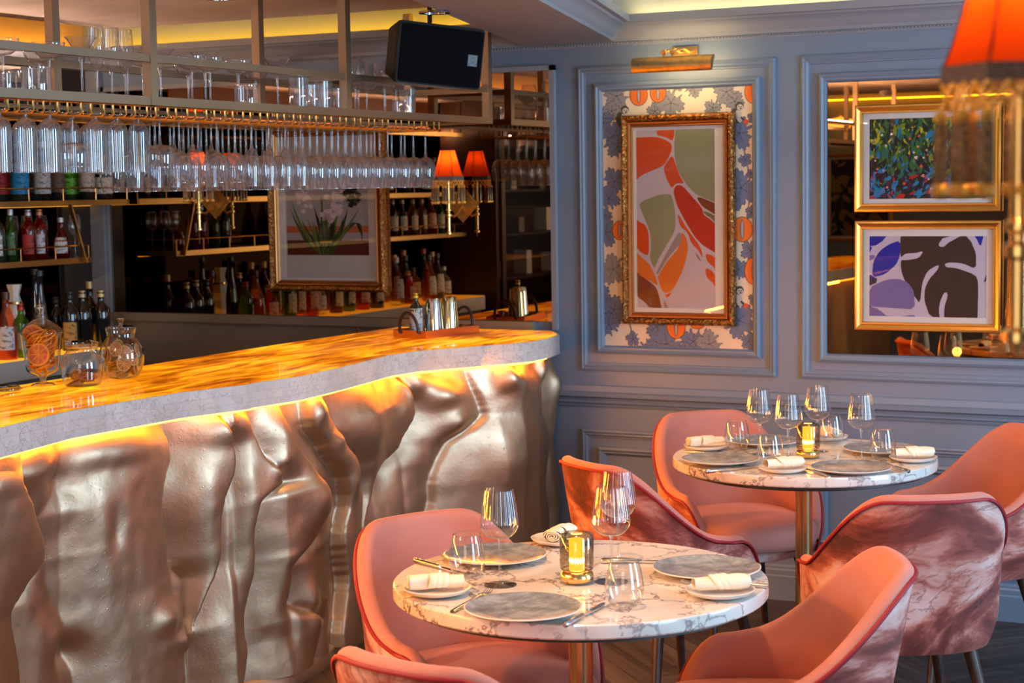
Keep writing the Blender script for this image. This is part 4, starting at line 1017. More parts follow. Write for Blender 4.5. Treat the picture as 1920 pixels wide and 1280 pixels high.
# clip-top jar
P = up(155, 725, 'z', CZ)
t = thing('clip_top_jar', 'clip-top preserving jar nearly empty with dark red dried slices', 'jar', (P.x, P.y, CT))
t.scale = (1.12, 1.12, 1.24)
MB().lathe(spl([(0, .002), (.040, .002), (.052, .010), (.055, .03), (.055, .062), (.047, .082), (.040, .090), (.040, .100)], 40), 36).build('body', 'glass_jar', t, smooth=60)
MB().lathe([(.043, .100), (.044, .103), (.044, .110), (.040, .114), (.0, .114)], 30).build('lid', 'glass_jar', t)
MB().lathe([(.041, .098), (.0435, .099), (.0435, .103), (.041, .104)], 30).build('rubber_seal', pbr('rubber_seal', (.75, .4, .12), .5), t)
MB().tube([(.045, -.012, .096), (.050, -.012, .112), (.030, 0, .118), (.050, .012, .112), (.045, .012, .096), (.052, 0, .088)], .0015, 6, closed=True).build('wire_clip', 'steel', t)
for k in range(9):
    a = rj.uniform(0, 2*pi); citrus('dried_slice', .024, 'dark_slice', 'dark_slice', t, (.022*cos(a), .022*sin(a), .009+k*.0035), (rj.uniform(-.35, .35), rj.uniform(-.35, .35), 0), 14)
# loose jar lid at the left edge
P = up(12, 733, 'z', CZ)
t = thing('jar_lid', 'loose clip-top jar lid lying on the bar at the left edge', 'lid', (P.x, P.y, CT))
MB().lathe([(0, .001), (.040, .001), (.043, .004), (.043, .010), (.038, .015), (0, .016)], 30).build('glass_disc', thin_glass('lid_glass', (.6, .6, .55), 1.5, 1.5), t)
MB().tube([(.040, -.01, .006), (.056, -.008, .010), (.056, .008, .010), (.040, .01, .006)], .0016, 6).build('wire_clip', 'steel', t)

# copper tray with shakers
c1 = up(893, 640, 'z', CZ); c0 = up(776, 634, 'z', CZ); c2 = up(868, 618, 'z', CZ)
TC = up(815, 628, 'z', CZ); tang = math.atan2(1, .18)
tray = thing('copper_tray', 'rectangular copper tray with dark leather loop handles near the bar end', 'tray', (TC.x+.01, TC.y, CT), rz=tang)
m = MB(); hx, hy = .17, .085
m.bb(-hx, hx, -hy, hy, 0, .003)
for a, b, c_, d in ((-hx, hx, -hy-.002, -hy), (-hx, hx, hy, hy+.002), (-hx-.002, -hx, -hy, hy), (hx, hx+.002, -hy, hy)): m.bb(a, b, c_, d, 0, .032)
m.build('pan', 'copper', tray, smooth=0)
for s in (-1, 1):
    m = MB(); n = 16; pts = [(s*(hx+.004+.010*sin(pi*k/n)), lerp(-.048, .048, .5-.5*cos(pi*k/n)), .018+.085*sin(pi*k/n)**.8) for k in range(n+1)]
    m.tube(pts, .0065, 8); m.build('leather_handle', 'leather', tray)
    for q in (-.048, .048): MB().tube([(s*(hx+.001), q, .018), (s*(hx+.013), q, .018)], .005, 8).build('rivet', 'brass', tray)
M['shk1'] = pbr('shaker_steel', (.85, .84, .80), .10, 1); M['shk2'] = pbr('shaker_pale_gold', (.86, .74, .46), .10, 1)
tray_m = Matrix.Translation(tray.location) @ Matrix.Rotation(tang, 4, 'Z')
def onto(lx, ly): return tray_m @ Vector((lx, ly, 0))
for lb, lx, ly, mt in (('polished steel cocktail tin, nearer the leather handle', -.03, -.01, 'shk1'), ('pale gold cocktail tin right of the steel one', .06, -.02, 'shk2')):
    p = onto(lx, ly)
    h = .148
    o = MB().lathe([(0, h), (.027, h), (.029, h-.003), (.0305, h-.02), (.031, h-.022), (.0395, .012), (.041, .010), (.041, .001), (.039, 0), (.038, .004), (.029, h-.02), (0, h-.02)], 28).build('cocktail_shaker', mt, smooth=30)
    tag(o, lb, 'cocktail shaker', 'cocktail shakers on the copper tray'); o.location = (p.x, p.y, CT+.004)
o = bottle('spirit', 'dark', 'small bitters bottle with yellow cap and white label on the copper tray', (.85, .55, .03), (.72, .70, .66), (.1, .66), None, arc=2.2, sc=.66, name='bitters_bottle'); p = onto(-.105, .02); o.location = (p.x, p.y, CT+.004)
for i, (lx, ly, lb) in enumerate(((.125, .03, 'small steel jigger at the right end of the copper tray'), (.135, -.03, 'dark bar strainer at the right end of the copper tray'))):
    p = onto(lx, ly)
    if i == 0: o = MB().lathe([(.016, 0), (.018, .001), (.008, .022), (.008, .024), (.020, .052), (.018, .052)], 18).build('jigger', 'chrome')
    else: o = MB().lathe([(0, .004), (.022, .002), (.026, .010), (.028, .012), (.024, .016), (0, .014)], 18).build('bar_strainer', 'steel')
    tag(o, lb, 'bar tool'); o.location = (p.x, p.y, CT+.0035)
# taps with copper levers behind the bar
for i, px in enumerate((672, 705)):
    p = up(px, 640, 'x', -3.92)
    t = thing('beer_tap', ['copper-handled tap behind the bar, left of the pair', 'copper-handled tap behind the bar, right of the pair'][i], 'tap', (p.x, p.y, .78), group='copper-handled taps')
    MB().bb(-.02, .02, -.02, .02, .002, .19).build('column', 'black', t, smooth=0)
    MB().tube([(0, 0, .18), (.045, 0, .19), (.055, 0, .165)], .009, 8).build('spout', 'black', t)
    MB().tube([(0, 0, .19), (0, .004, .225), (0, -.004, .262)], [.004, .005, .0075], 8).build('lever', 'copper', t)
station = thing('bar_station', 'low steel bartender station behind the bar carrying small glasses', 'counter', (-3.98, 5.1, 0))
m = MB(); m.bb(-4.14, -3.82, 3.2, 6.44, 0, .78)
m.build('cabinet', 'steel', station, loc=(3.98, -5.1, 0), smooth=0)
# ledge at the back of the station carries the shot glasses
MB().bb(-4.14, -4.04, 4.7, 5.9, .78, .915).build('raised_ledge', 'steel', station, loc=(3.98, -5.1, 0), smooth=0)
sg = None
for i in range(9):
    px = 272+i*14.5; p = up(px, 672, 'x', -4.09)
    lb = f"small clear tasting glass behind the bar right of the lime jar, {ORD[i]} from left"
    if sg is None:
        sg = tumbler('tasting_glass', lb, [(.018, 0), (.020, .004), (.023, .03), (.0255, .075)], 'glass_rack', cat='glass', group='tasting glasses behind the bar', seg=18); o = sg
    else: o = sg.copy(); COL.objects.link(o); o['label'] = lb
    o.location = (-4.09+.012*(i % 2), p.y, .9155)

# ================================================================== WALL LAMPS
def sconce(name, label, loc, outv, group, stand=.135, glow=3.0):
    """loc = axis of the shade at shade-bottom height; outv = unit vector from lamp axis to its wall"""
    t = thing(name, label, 'wall lamp', loc, group=group)
    R1, R2_, HH = .062, .030, .112; n = 6
    def shp(u, v):
        a = 2*pi*u; seg = (a/(2*pi)*n) % 1; k = cos(pi/n)/cos((seg-.5)*2*pi/n)
        r = lerp(R1, R2_, v**.85)*k*1.05; return (r*cos(a+.3), r*sin(a+.3), v*HH)
    MB().grid(48, 9, shp, cu=True).build('shade', 'shade', t, smooth=25)
    m = MB()
    for k in range(n):
        m.tube([(lerp(R1, R2_, (j/6)**.85)*1.06*cos(2*pi*k/n+.3), lerp(R1, R2_, (j/6)**.85)*1.06*sin(2*pi*k/n+.3), j/6*HH) for j in range(7)], .0012, 5)
    def ring(z, r, rr): return [(shp(j/48, max(0, z/HH))[0]*r, shp(j/48, max(0, z/HH))[1]*r, z) for j in range(48)]
    m.tube(ring(HH, 1.0, 0), .002, 5, closed=True)
    m.build('shade_seams', pbr('shade_seam', (.25, .02, .01), .7), t)
    def band(u, v):
        p = shp(u, 0); return (p[0]*1.03, p[1]*1.03, lerp(-.013, .003, v))
    MB().grid(48, 3, band, cu=True).build('braid', 'shade_trim', t, smooth=40)
    m = MB(); nl = 24
    for k in range(nl):
        for s in (1, -1):
            a = k/nl; b = (k+s*1.0)/nl
            p = shp(a, 0); q = shp(b % 1, 0)
            m.tube([(p[0]*1.02, p[1]*1.02, -.012), (q[0]*1.02, q[1]*1.02, -.036)], .0016, 5, caps=False)
    m.build('fringe_lattice', 'fringe', t)
    for k in range(12):
        p = shp(k/12, 0); x, y = p[0]*1.02, p[1]*1.02
        ts = MB(); ts.lathe([(0, -.034), (.005, -.036), (.0065, -.042), (.004, -.046)], 8, (x, y, 0))
        ts.lathe([(.004, -.046), (.0058, -.050), (.0062, -.098), (.0045, -.100)], 8, (x, y, 0), mi=1)
        ts.lathe([(.0045, -.098), (.0085, -.102), (.0085, -.108), (.004, -.112), (0, -.112)], 8, (x, y, 0))
        ts.build('tassel', ['fringe', 'bead_blue'], t)
    MB().lathe([(0, .06), (.008, .06), (.008, -.13), (.012, -.134), (.012, -.140), (.007, -.144), (.007, -.150), (.013, -.154), (.013, -.163), (.008, -.167), (.008, -.226), (.013, -.230), (.013, -.238), (.004, -.240), (0, -.256)], 14).build('candle_stem', 'brass', t)
    ox, oy = outv; ez = -.115
    MB().tube([(0, 0, -.158), (ox*stand*.35, oy*stand*.35, -.165), (ox*stand*.7, oy*stand*.7, -.14), (ox*(stand-.012), oy*(stand-.012), -.122)], .006, 8).build('arm', 'brass', t)
    # diamond plate
    px_, py_ = -oy, ox; hw = .078; m = MB()
    for k, (d0, d1, s) in enumerate(((.002, .010, 1), (.010, .015, .74))):
        q = [(px_*a*hw*s, py_*a*hw*s, ez+b*hw*s) for a, b in ((1, 0), (0, 1), (-1, 0), (0, -1))]
        vs = [(x+ox*(stand-d0), y+oy*(stand-d0), z) for x, y, z in q]+[(x+ox*(stand-d1), y+oy*(stand-d1), z) for x, y, z in q]
        m.add(vs, [(0, 1, 2, 3), (7, 6, 5, 4), (0, 4, 5, 1), (1, 5, 6, 2), (2, 6, 7, 3), (3, 7, 4, 0)])
    m.build('diamond_backplate', 'brass_old', t, smooth=0)
    MB().lathe([(0, .056), (.007, .058), (.011, .068), (.009, .082), (.004, .092), (0, .096)], 14).build('bulb', 'bulb', t)
    lp = light('sconce_bulb_light', 'POINT', (0, 0, .075), glow, (1, .50, .18), .012); lp.parent = t
    return t
p = up(840, 332, 'y', 6.36)
sconce('wall_sconce', 'red-shaded tasselled wall lamp on the bar mirror, right of the flower picture', tuple(p), (0, 1), 'tasselled wall lamps')
p = up(371, 332, 'y', 6.36)
sconce('wall_sconce', 'red-shaded tasselled wall lamp half hidden by hanging glasses, left of the flower picture', tuple(p), (0, 1), 'tasselled wall lamps')
pn = EYE+_F*1.5+_R*((1912-960)/FPX*1.5)-_U*((128-640)/FPX*1.5)
sconce('wall_sconce', 'large blurred red lampshade with gold tassels at the top right corner', tuple(pn), (1, 0), 'tasselled wall lamps', stand=-.13-pn.x-.001, glow=3.5)

# ================================================================== LOUDSPEAKER
t = thing('loudspeaker', 'black loudspeaker with a perforated grille hung from the ceiling behind the rack', 'loudspeaker')
ctr = EYE+_F*6.28+_R*((826-960)/FPX*6.28)-_U*((104-640)/FPX*6.28)
Wd, Ht, Dp = .335, .222, .20
vw = (EYE-ctr).normalized(); zax = (Matrix.Rotation(rad(22), 3, 'Z') @ vw)
zax = (zax+Vector((0, 0, -.02))).normalized(); xax = Vector((0, 0, 1)).cross(zax).normalized(); yax = zax.cross(xax)
ROT = Matrix((xax, yax, zax)).transposed() @ Matrix.Rotation(rad(-5), 3, 'Z')
t.matrix_world = Matrix.Translation(ctr) @ ROT.to_4x4()
m = MB(); pr = rounded(-Wd/2, Wd/2, -Ht/2, Ht/2, .014, 5)
k = len(pr)
for (s0, z0), (s1, z1) in (((1, 0), (1.0, -.03)), ((1.0, -.03), (.80, -Dp))):
    m.add([(x*s0, y*s0, z0) for x, y in pr]+[(x*s1, y*s1, z1) for x, y in pr], [(i, i+k, (i+1) % k+k, (i+1) % k) for i in range(k)])
m.add([(x, y, 0) for x, y in pr]+[(x*.80, y*.80, -Dp) for x, y in pr], [tuple(range(k)), tuple(range(2*k-1, k-1, -1))])
m.build('cabinet', 'blackm', t, smooth=40)
m = MB(); m.grid(2, 2, lambda u, v: (lerp(-Wd/2+.012, Wd/2-.008, u), lerp(-Ht/2+.008, Ht/2-.012, v), .004))
pg = rounded(-Wd/2+.010, Wd/2-.006, -Ht/2+.006, Ht/2-.010, .010, 5); m = MB(); m.prism(pg, .0005, .005)
m.build('grille', 'grille', t, smooth=0)
m = MB(); bx0, by0 = Wd/2-.042, -.005; z = .0056
m.prism([(bx0-.019, by0-.022), (bx0+.019, by0-.022), (bx0+.019, by0+.020), (bx0-.019, by0+.020)], .005, z)
bd = m.build('badge', 'black', t, smooth=0)
m = MB()
def stroke(p, q, w_=.0022, zz=.0062):
    p = Vector(p); q = Vector(q); d = (q-p).normalized(); nn = Vector((-d.y, d.x))*w_/2
    m.add([(bx0+a.x, by0+a.y, zz) for a in (p-nn, q-nn, q+nn, p+nn)], [(0, 1, 2, 3)])
for s in (-1, 1):
    stroke((s*.014, -.010), (s*.014, .012)); stroke((s*.014, .012), (0, .002)); stroke((s*.0095, -.010), (s*.0095, .003)); stroke((s*.0095, .003), (0, -.0045)); stroke((s*.005, -.010), (s*.005, -.005))
stroke((-.014, .0145), (.014, .0145)); stroke((-.014, -.014), (.014, -.014), .0016); stroke((-.010, -.0175), (.010, -.0175), .0014)
m.build('logo', pbr('logo_grey', (.35, .35, .36), .6), bd, smooth=0)
# bracket to the ceiling (world-upright)
bk = thing('speaker_bracket', 'black swivel bracket fixing the loudspeaker to the ceiling', 'bracket')
tp = ctr-zax*.10+Vector((0, 0, Ht/2)); bk.location = (tp.x, tp.y, 2.375)
ln = 2.375-tp.z
MB().lathe([(0, 0), (.05, 0), (.05, -.006), (0, -.006)], 20).build('ceiling_plate', 'black', bk)
m = MB(); m.bb(-.022, -.016, -.02, .02, -.05, -.005); m.bb(.016, .022, -.02, .02, -.05, -.005); m.build('fork', 'black', bk, smooth=0)
MB().tube([(0, 0, -.03), (0, 0, -ln+.006)], .009, 10).build('rod', 'black', bk)
MB().tube([(-.026, 0, -.035), (.026, 0, -.035)], .006, 8).build('pivot_bolt', 'steel', bk)

# ================================================================== PICTURES
def wp(x, z, y): return (x, y, z)
def flatpoly(mb, pts, y, mi):
    """pts (x,z) on the plane y facing the room"""
    a = sum(pts[i][0]*pts[(i+1) % len(pts)][1]-pts[(i+1) % len(pts)][0]*pts[i][1] for i in range(len(pts)))
    if a < 0: pts = pts[::-1]
    mb.add([(x, y, z) for x, z in pts], [tuple(range(len(pts)))], mi)
def smoothp(pts, it=2):
    for _ in range(it):
        q = []
        for i in range(len(pts)):
            a, b = pts[i], pts[(i+1) % len(pts)]
            q += [(a[0]*.8+b[0]*.2, a[1]*.8+b[1]*.2), (a[0]*.2+b[0]*.8, a[1]*.2+b[1]*.8)]
        pts = q
    return pts
def pxz(px, py, y): p = up(px, py, 'y', y); return (p.x, p.z)
def clampp(p, R_): return (min(max(p[0], R_[0]), R_[1]), min(max(p[1], R_[2]), R_[3]))
def pushout(P_, R_, tol=.008, d=.04):   # shapes that run off the print keep running past its edge
    return [(x-d if x < R_[0]+tol else x+d if x > R_[1]-tol else x, z-d if z < R_[2]+tol else z+d if z > R_[3]-tol else z) for x, z in P_]
def framed(name, label, x0, x1, z0, z1, back, proud, prof_out, prof_in, matw, print_rect, painter, omat, imat, cat='framed picture', matcol='white', glass=True):
    cx, cz = (x0+x1)/2, (z0+z1)/2
    t = thing(name, label, cat, (cx, back, cz)); lo = (-cx, -back, -cz)
    fo = MB().rect_sweep(x0, x1, z0, z1, back, prof_out).build('outer_moulding', omat, t, loc=lo, smooth=30)
    MB().rect_sweep(x0, x1, z0, z1, back, prof_in).build('inner_moulding', imat, t, loc=lo, smooth=30)
    i = prof_in[-1][0]; y = back-prof_in[-1][1]
    m = MB(); a, b, c, d = x0+i, x1-i, z0+i, z1-i; R_ = print_rect
    for q in ((a, b, c, R_[2]), (a, b, R_[3], d), (a, R_[0], R_[2], R_[3]), (R_[1], b, R_[2], R_[3])): m.bb(q[0], q[1], y, y+.002, q[2], q[3])
    m.build('mount', matcol, t, loc=lo, smooth=0)
    m = MB(); mats = painter(m, R_, y+.0018)
    m.build('print', mats, t, loc=lo, smooth=0)
    if glass: MB().bb(a, b, y-.004, y-.003, c, d).build('glazing', 'glazing', t, loc=lo, smooth=0)
    return t
M['glazing'] = thin_glass('picture_glazing', (.97, .97, .97), 1.45, .8)
def flatm(key, c, r=.6):
    if key not in M: M[key] = pbr(key, c, r)
    return key
# -- tall abstract with orange and sage shapes
def zA(*a): return [(1110+x/4.92, 140+y/4.92) for x, y in a]
def zB(*a): return [(1110+x/4.41, 390+y/4.41) for x, y in a]
OR = s2l(212, 74, 4); RD = s2l(186, 36, 2); SG = s2l(142, 146, 110); AM = s2l(218, 112, 28); BR = s2l(120, 48, 18); GY = s2l(150, 140, 138); OL = s2l(120, 110, 55); LV = s2l(196, 186, 196)
ABS = [(OR, zA((408, 582), (580, 570), (660, 590), (735, 635), (738, 700), (700, 780), (655, 845), (500, 905), (415, 1005))),
 (OR, zA((582, 553), (640, 515), (765, 505), (760, 560), (742, 612), (690, 580))),
 (SG, zA((780, 508), (1040, 495), (1118, 545), (1125, 1205), (960, 1110), (860, 1000), (800, 900), (762, 770), (757, 640))),
 (OR, zA((740, 740), (775, 830), (810, 930), (855, 1005), (775, 1000), (735, 1050), (690, 970), (657, 860), (700, 790))),
 (RD, [(1262, 360), (1267, 347), (1279, 347), (1293, 363), (1317, 390), (1319, 404), (1340, 425), (1341, 482), (1309, 456), (1271, 390)]),
 (BR, [(1303, 365), (1339, 388), (1340, 408), (1318, 390)]), (OL, [(1318, 394), (1340, 410), (1341, 424), (1320, 401)]),
 (SG, [(1240, 363.6), (1258, 363.6), (1263, 380), (1266, 400), (1266.5, 431), (1255, 451), (1237, 481), (1227, 505), (1218, 483), (1221, 465), (1220, 438), (1212, 417), (1201, 392), (1199, 384), (1205, 376)]),
 (OR, [(1194, 408), (1210, 419.5), (1216.6, 438), (1216.6, 474), (1213, 479.6), (1194, 458)]),
 (AM, [(1194, 465), (1216.6, 492), (1228, 515), (1234.7, 537), (1214, 524), (1194, 503)]),
 (BR, [(1194, 503), (1214, 524), (1233.6, 541), (1243.8, 580), (1230, 580), (1210, 564.6), (1194, 549)]),
 (AM, zB((735, 195), (775, 230), (795, 300), (790, 380), (750, 520), (690, 640), (655, 690), (590, 705), (550, 600), (545, 560), (620, 440), (720, 330))),
 (GY, zB((725, 195), (742, 225), (735, 290), (620, 420), (545, 550), (528, 540), (600, 400), (690, 240))),
 (OR, zB((705, 30), (780, 160), (905, 330), (918, 420), (880, 350), (820, 290), (790, 200), (725, 150))),
 (OR, zB((930, 365), (1018, 430), (1018, 530), (960, 460))), (OR, zB((935, 480), (1022, 590), (1022, 685), (945, 580))),
 (OR, zB((600, 720), (665, 690), (625, 745))), (OL, zB((850, 355), (918, 455), (870, 410))), (GY, zB((590, 725), (655, 828), (600, 828)))]
def paint_abs(m, R_, y):
    keys = [flatm('abs_ground', LV)]; flatpoly(m, [(R_[0], R_[2]), (R_[1], R_[2]), (R_[1], R_[3]), (R_[0], R_[3])], y, 0)
    for k, (c, P_) in enumerate(ABS):
        key = flatm('abs_%d_%d' % (int(c[0]*999), int(c[1]*999)), c)
        if key not in keys: keys.append(key)
        flatpoly(m, [clampp(p_, R_) for p_ in smoothp(pushout([pxz(a, b, y) for a, b in P_], R_), 2)], y-.0002-.00001*k, keys.index(key))
    return keys
ORN = [(0, 0), (.0, .018), (.004, .030), (.012, .036), (.020, .032), (.026, .024), (.028, .020)]
INN = [(.028, .020), (.030, .026), (.036, .024), (.040, .018), (.044, .020), (.048, .012), (.050, .010)]
W0 = WY-.004
def rectpx(l, t_, r, b, y):
    a = pxz(l, (t_+b)/2, y)[0]; b2 = pxz(r, (t_+b)/2, y)[0]; zt = pxz((l+r)/2, t_, y)[1]; zb = pxz((l+r)/2, b, y)[1]
    return (a, b2, zb, zt)
framed('framed_abstract_print', 'tall gilt-framed abstract print of orange and sage leaf shapes on floral wallpaper', -2.712, -2.232, 1.083, 1.925, WY-.0065, .03, ORN, INN, .04, rectpx(1192, 243, 1339, 578, 6.47), paint_abs, 'ornate', 'frame_dark')
# -- jungle painting
def paint_jungle(m, R_, y):
    pal = [s2l(18, 26, 18), s2l(48, 110, 40), s2l(120, 150, 20), s2l(20, 110, 90), s2l(0, 130, 190), s2l(200, 190, 30), s2l(70, 25, 60), s2l(190, 25, 30), s2l(230, 150, 130), s2l(225, 95, 40), s2l(90, 120, 190), s2l(20, 60, 30), s2l(235, 225, 220)]
    keys = [flatm('jungle_%d' % i, c) for i, c in enumerate(pal)]
    x0, x1, z0, z1 = R_; W_, H_ = x1-x0, z1-z0; r = random.Random(21)
    flatpoly(m, [(x0, z0), (x1, z0), (x1, z1), (x0, z1)], y, 0)
    for k in range(760):
        u, v = r.random(), r.random()
        if v > .55: ci = r.choice((1, 2, 3, 11, 2, 1, 3, 5, 1, 11, 4))
        elif v > .32: ci = r.choice((1, 3, 4, 11, 6, 4, 2, 0, 10, 1))
        else: ci = r.choice((6, 6, 7, 4, 0, 10, 6, 4, 7, 3))
        if u > .75 and r.random() < .4: ci = r.choice((4, 3, 2, 1))
        ln = r.uniform(.012, .05); wd = ln*r.uniform(.08, .24); a = r.gauss(pi/2, .5) if v > .35 else r.uniform(.2, 2.9)
        cx, cz = x0+u*W_, z0+v*H_
        pts = [(-ln/2, 0), (-ln*.2, wd*.8), (ln*.15, wd), (ln/2, 0), (ln*.15, -wd), (-ln*.2, -wd*.8)]
        q = [clampp((cx+p_*cos(a)-s*sin(a), cz+p_*sin(a)+s*cos(a)), R_) for p_, s in pts]
        flatpoly(m, q, y-.0002-k*.000001, ci)
    for k in range(46):
        u, v = r.random(), r.uniform(.1, .9); rr = r.uniform(.003, .0065); ci = r.choice((8, 9, 8, 12, 9)) if k < 36 else 12
        q = [clampp((x0+u*W_+rr*(1+.3*sin(j*2.3+k))*cos(j*pi/4), z0+v*H_+rr*(1+.3*sin(j*2.3+k))*sin(j*pi/4)), R_) for j in range(8)]
        flatpoly(m, q, y-.0012-k*.000001, ci)
    return keys
SO = [(0, 0), (0, .016), (.003, .024), (.010, .026), (.020, .020), (.024, .018)]
SI = [(.024, .018), (.026, .024), (.029, .024), (.032, .012), (.033, .010)]
framed('framed_jungle_painting', 'gold-framed painting of dense green jungle foliage, upper of two on the amber mirror', -1.754, -1.206, 1.529, 1.932, WY-.012, .03, SO, SI, .03, rectpx(1627, 220, 1847, 372, 6.45), paint_jungle, 'frame_gold', 'frame_gold')
# -- violet and brown cut-out shapes
def zC(*a): return [(1590+x/5.567, 400+y/5.567) for x, y in a]
DB = s2l(52, 34, 22); BU = s2l(0, 20, 165); PV = s2l(118, 108, 172); NV = s2l(40, 30, 70)
CUT = [(DB, zC((555, 243), (1100, 235), (960, 295), (945, 330), (965, 350), (1010, 345), (1215, 248), (1300, 330), (1338, 420), (1335, 582), (1200, 520), (1060, 510), (1010, 525), (1022, 562), (1130, 568), (1330, 640), (1362, 720), (1350, 1084), (1003, 1084), (1003, 980), (1042, 860), (1030, 822), (1000, 830), (962, 920), (948, 1000), (960, 1084), (900, 1084), (830, 1010), (795, 900), (803, 780), (850, 680), (935, 590), (950, 545), (930, 540), (830, 600), (775, 720), (752, 945), (690, 860), (590, 700), (555, 600), (550, 484), (620, 488), (740, 465), (782, 405), (770, 395), (720, 412), (600, 418), (552, 462), (545, 400), (545, 290)), 0),
 (BU, zC((208, 246), (420, 246), (340, 330), (210, 345)), 1), (BU, zC((545, 280), (545, 440), (500, 540), (380, 640), (250, 668), (262, 500), (330, 390), (430, 320)), 1),
 (BU, zC((208, 345), (280, 345), (245, 430), (208, 455)), 1), (NV, zC((208, 660), (310, 665), (290, 740), (208, 755)), 0), (BU, zC((208, 625), (312, 668), (208, 672)), 0), (PV, zC((208, 470), (255, 430), (290, 445), (250, 490), (208, 495)), 0),
 (PV, zC((210, 830), (290, 740), (400, 690), (520, 680), (620, 715), (690, 810), (700, 1003), (480, 988), (290, 975), (212, 950)), 0),
 (PV, zC((215, 965), (290, 980), (370, 1040), (520, 1055), (700, 1033), (700, 1080), (230, 1080)), 0), (BU, zC((212, 950), (280, 975), (230, 975)), 0),
 (BU, zC((1310, 233), (1420, 233), (1395, 340), (1360, 320)), 1), (NV, zC((1425, 600), (1425, 690), (1390, 732)), 0)]
def paint_cut(m, R_, y):
    keys = [flatm('cut_ground', s2l(200, 192, 214))]; flatpoly(m, [(R_[0], R_[2]), (R_[1], R_[2]), (R_[1], R_[3]), (R_[0], R_[3])], y, 0)
    for k, (c, P_, sm) in enumerate(CUT):
        key = flatm('cut_%d_%d' % (int(c[0]*999), int(c[2]*999)), c)
        if key not in keys: keys.append(key)
        q = [clampp(p_, R_) for p_ in smoothp(pushout([pxz(a, b, y) for a, b in P_], R_), 1)]
        flatpoly(m, q, y-.0002-.00002*k, keys.index(key))
    return keys
framed('framed_cutout_print', 'gold-framed print of violet, blue and dark brown cut-out shapes, lower of two', -1.752, -1.203, 1.081, 1.497, WY-.012, .03, SO, SI, .03, rectpx(1627, 443, 1847, 595, 6.45), paint_cut, 'frame_gold', 'frame_gold')
# third ornate frame, cut by the lamp at the right edge
def paint_dull(m, R_, y):
    flatpoly(m, [(R_[0], R_[2]), (R_[1], R_[2]), (R_[1], R_[3]), (R_[0], R_[3])], y, 0); return [flatm('dull_print', (.16, .12, .08))]
framed('framed_portrait_print', 'ornate gilt frame at the right edge, mostly behind the near lamp stem', -1.182, -.62, 1.11, 1.925, WY-.012, .03, ORN, INN, .04, (-1.07, -.74, 1.23, 1.81), paint_dull, 'ornate', 'frame_dark')
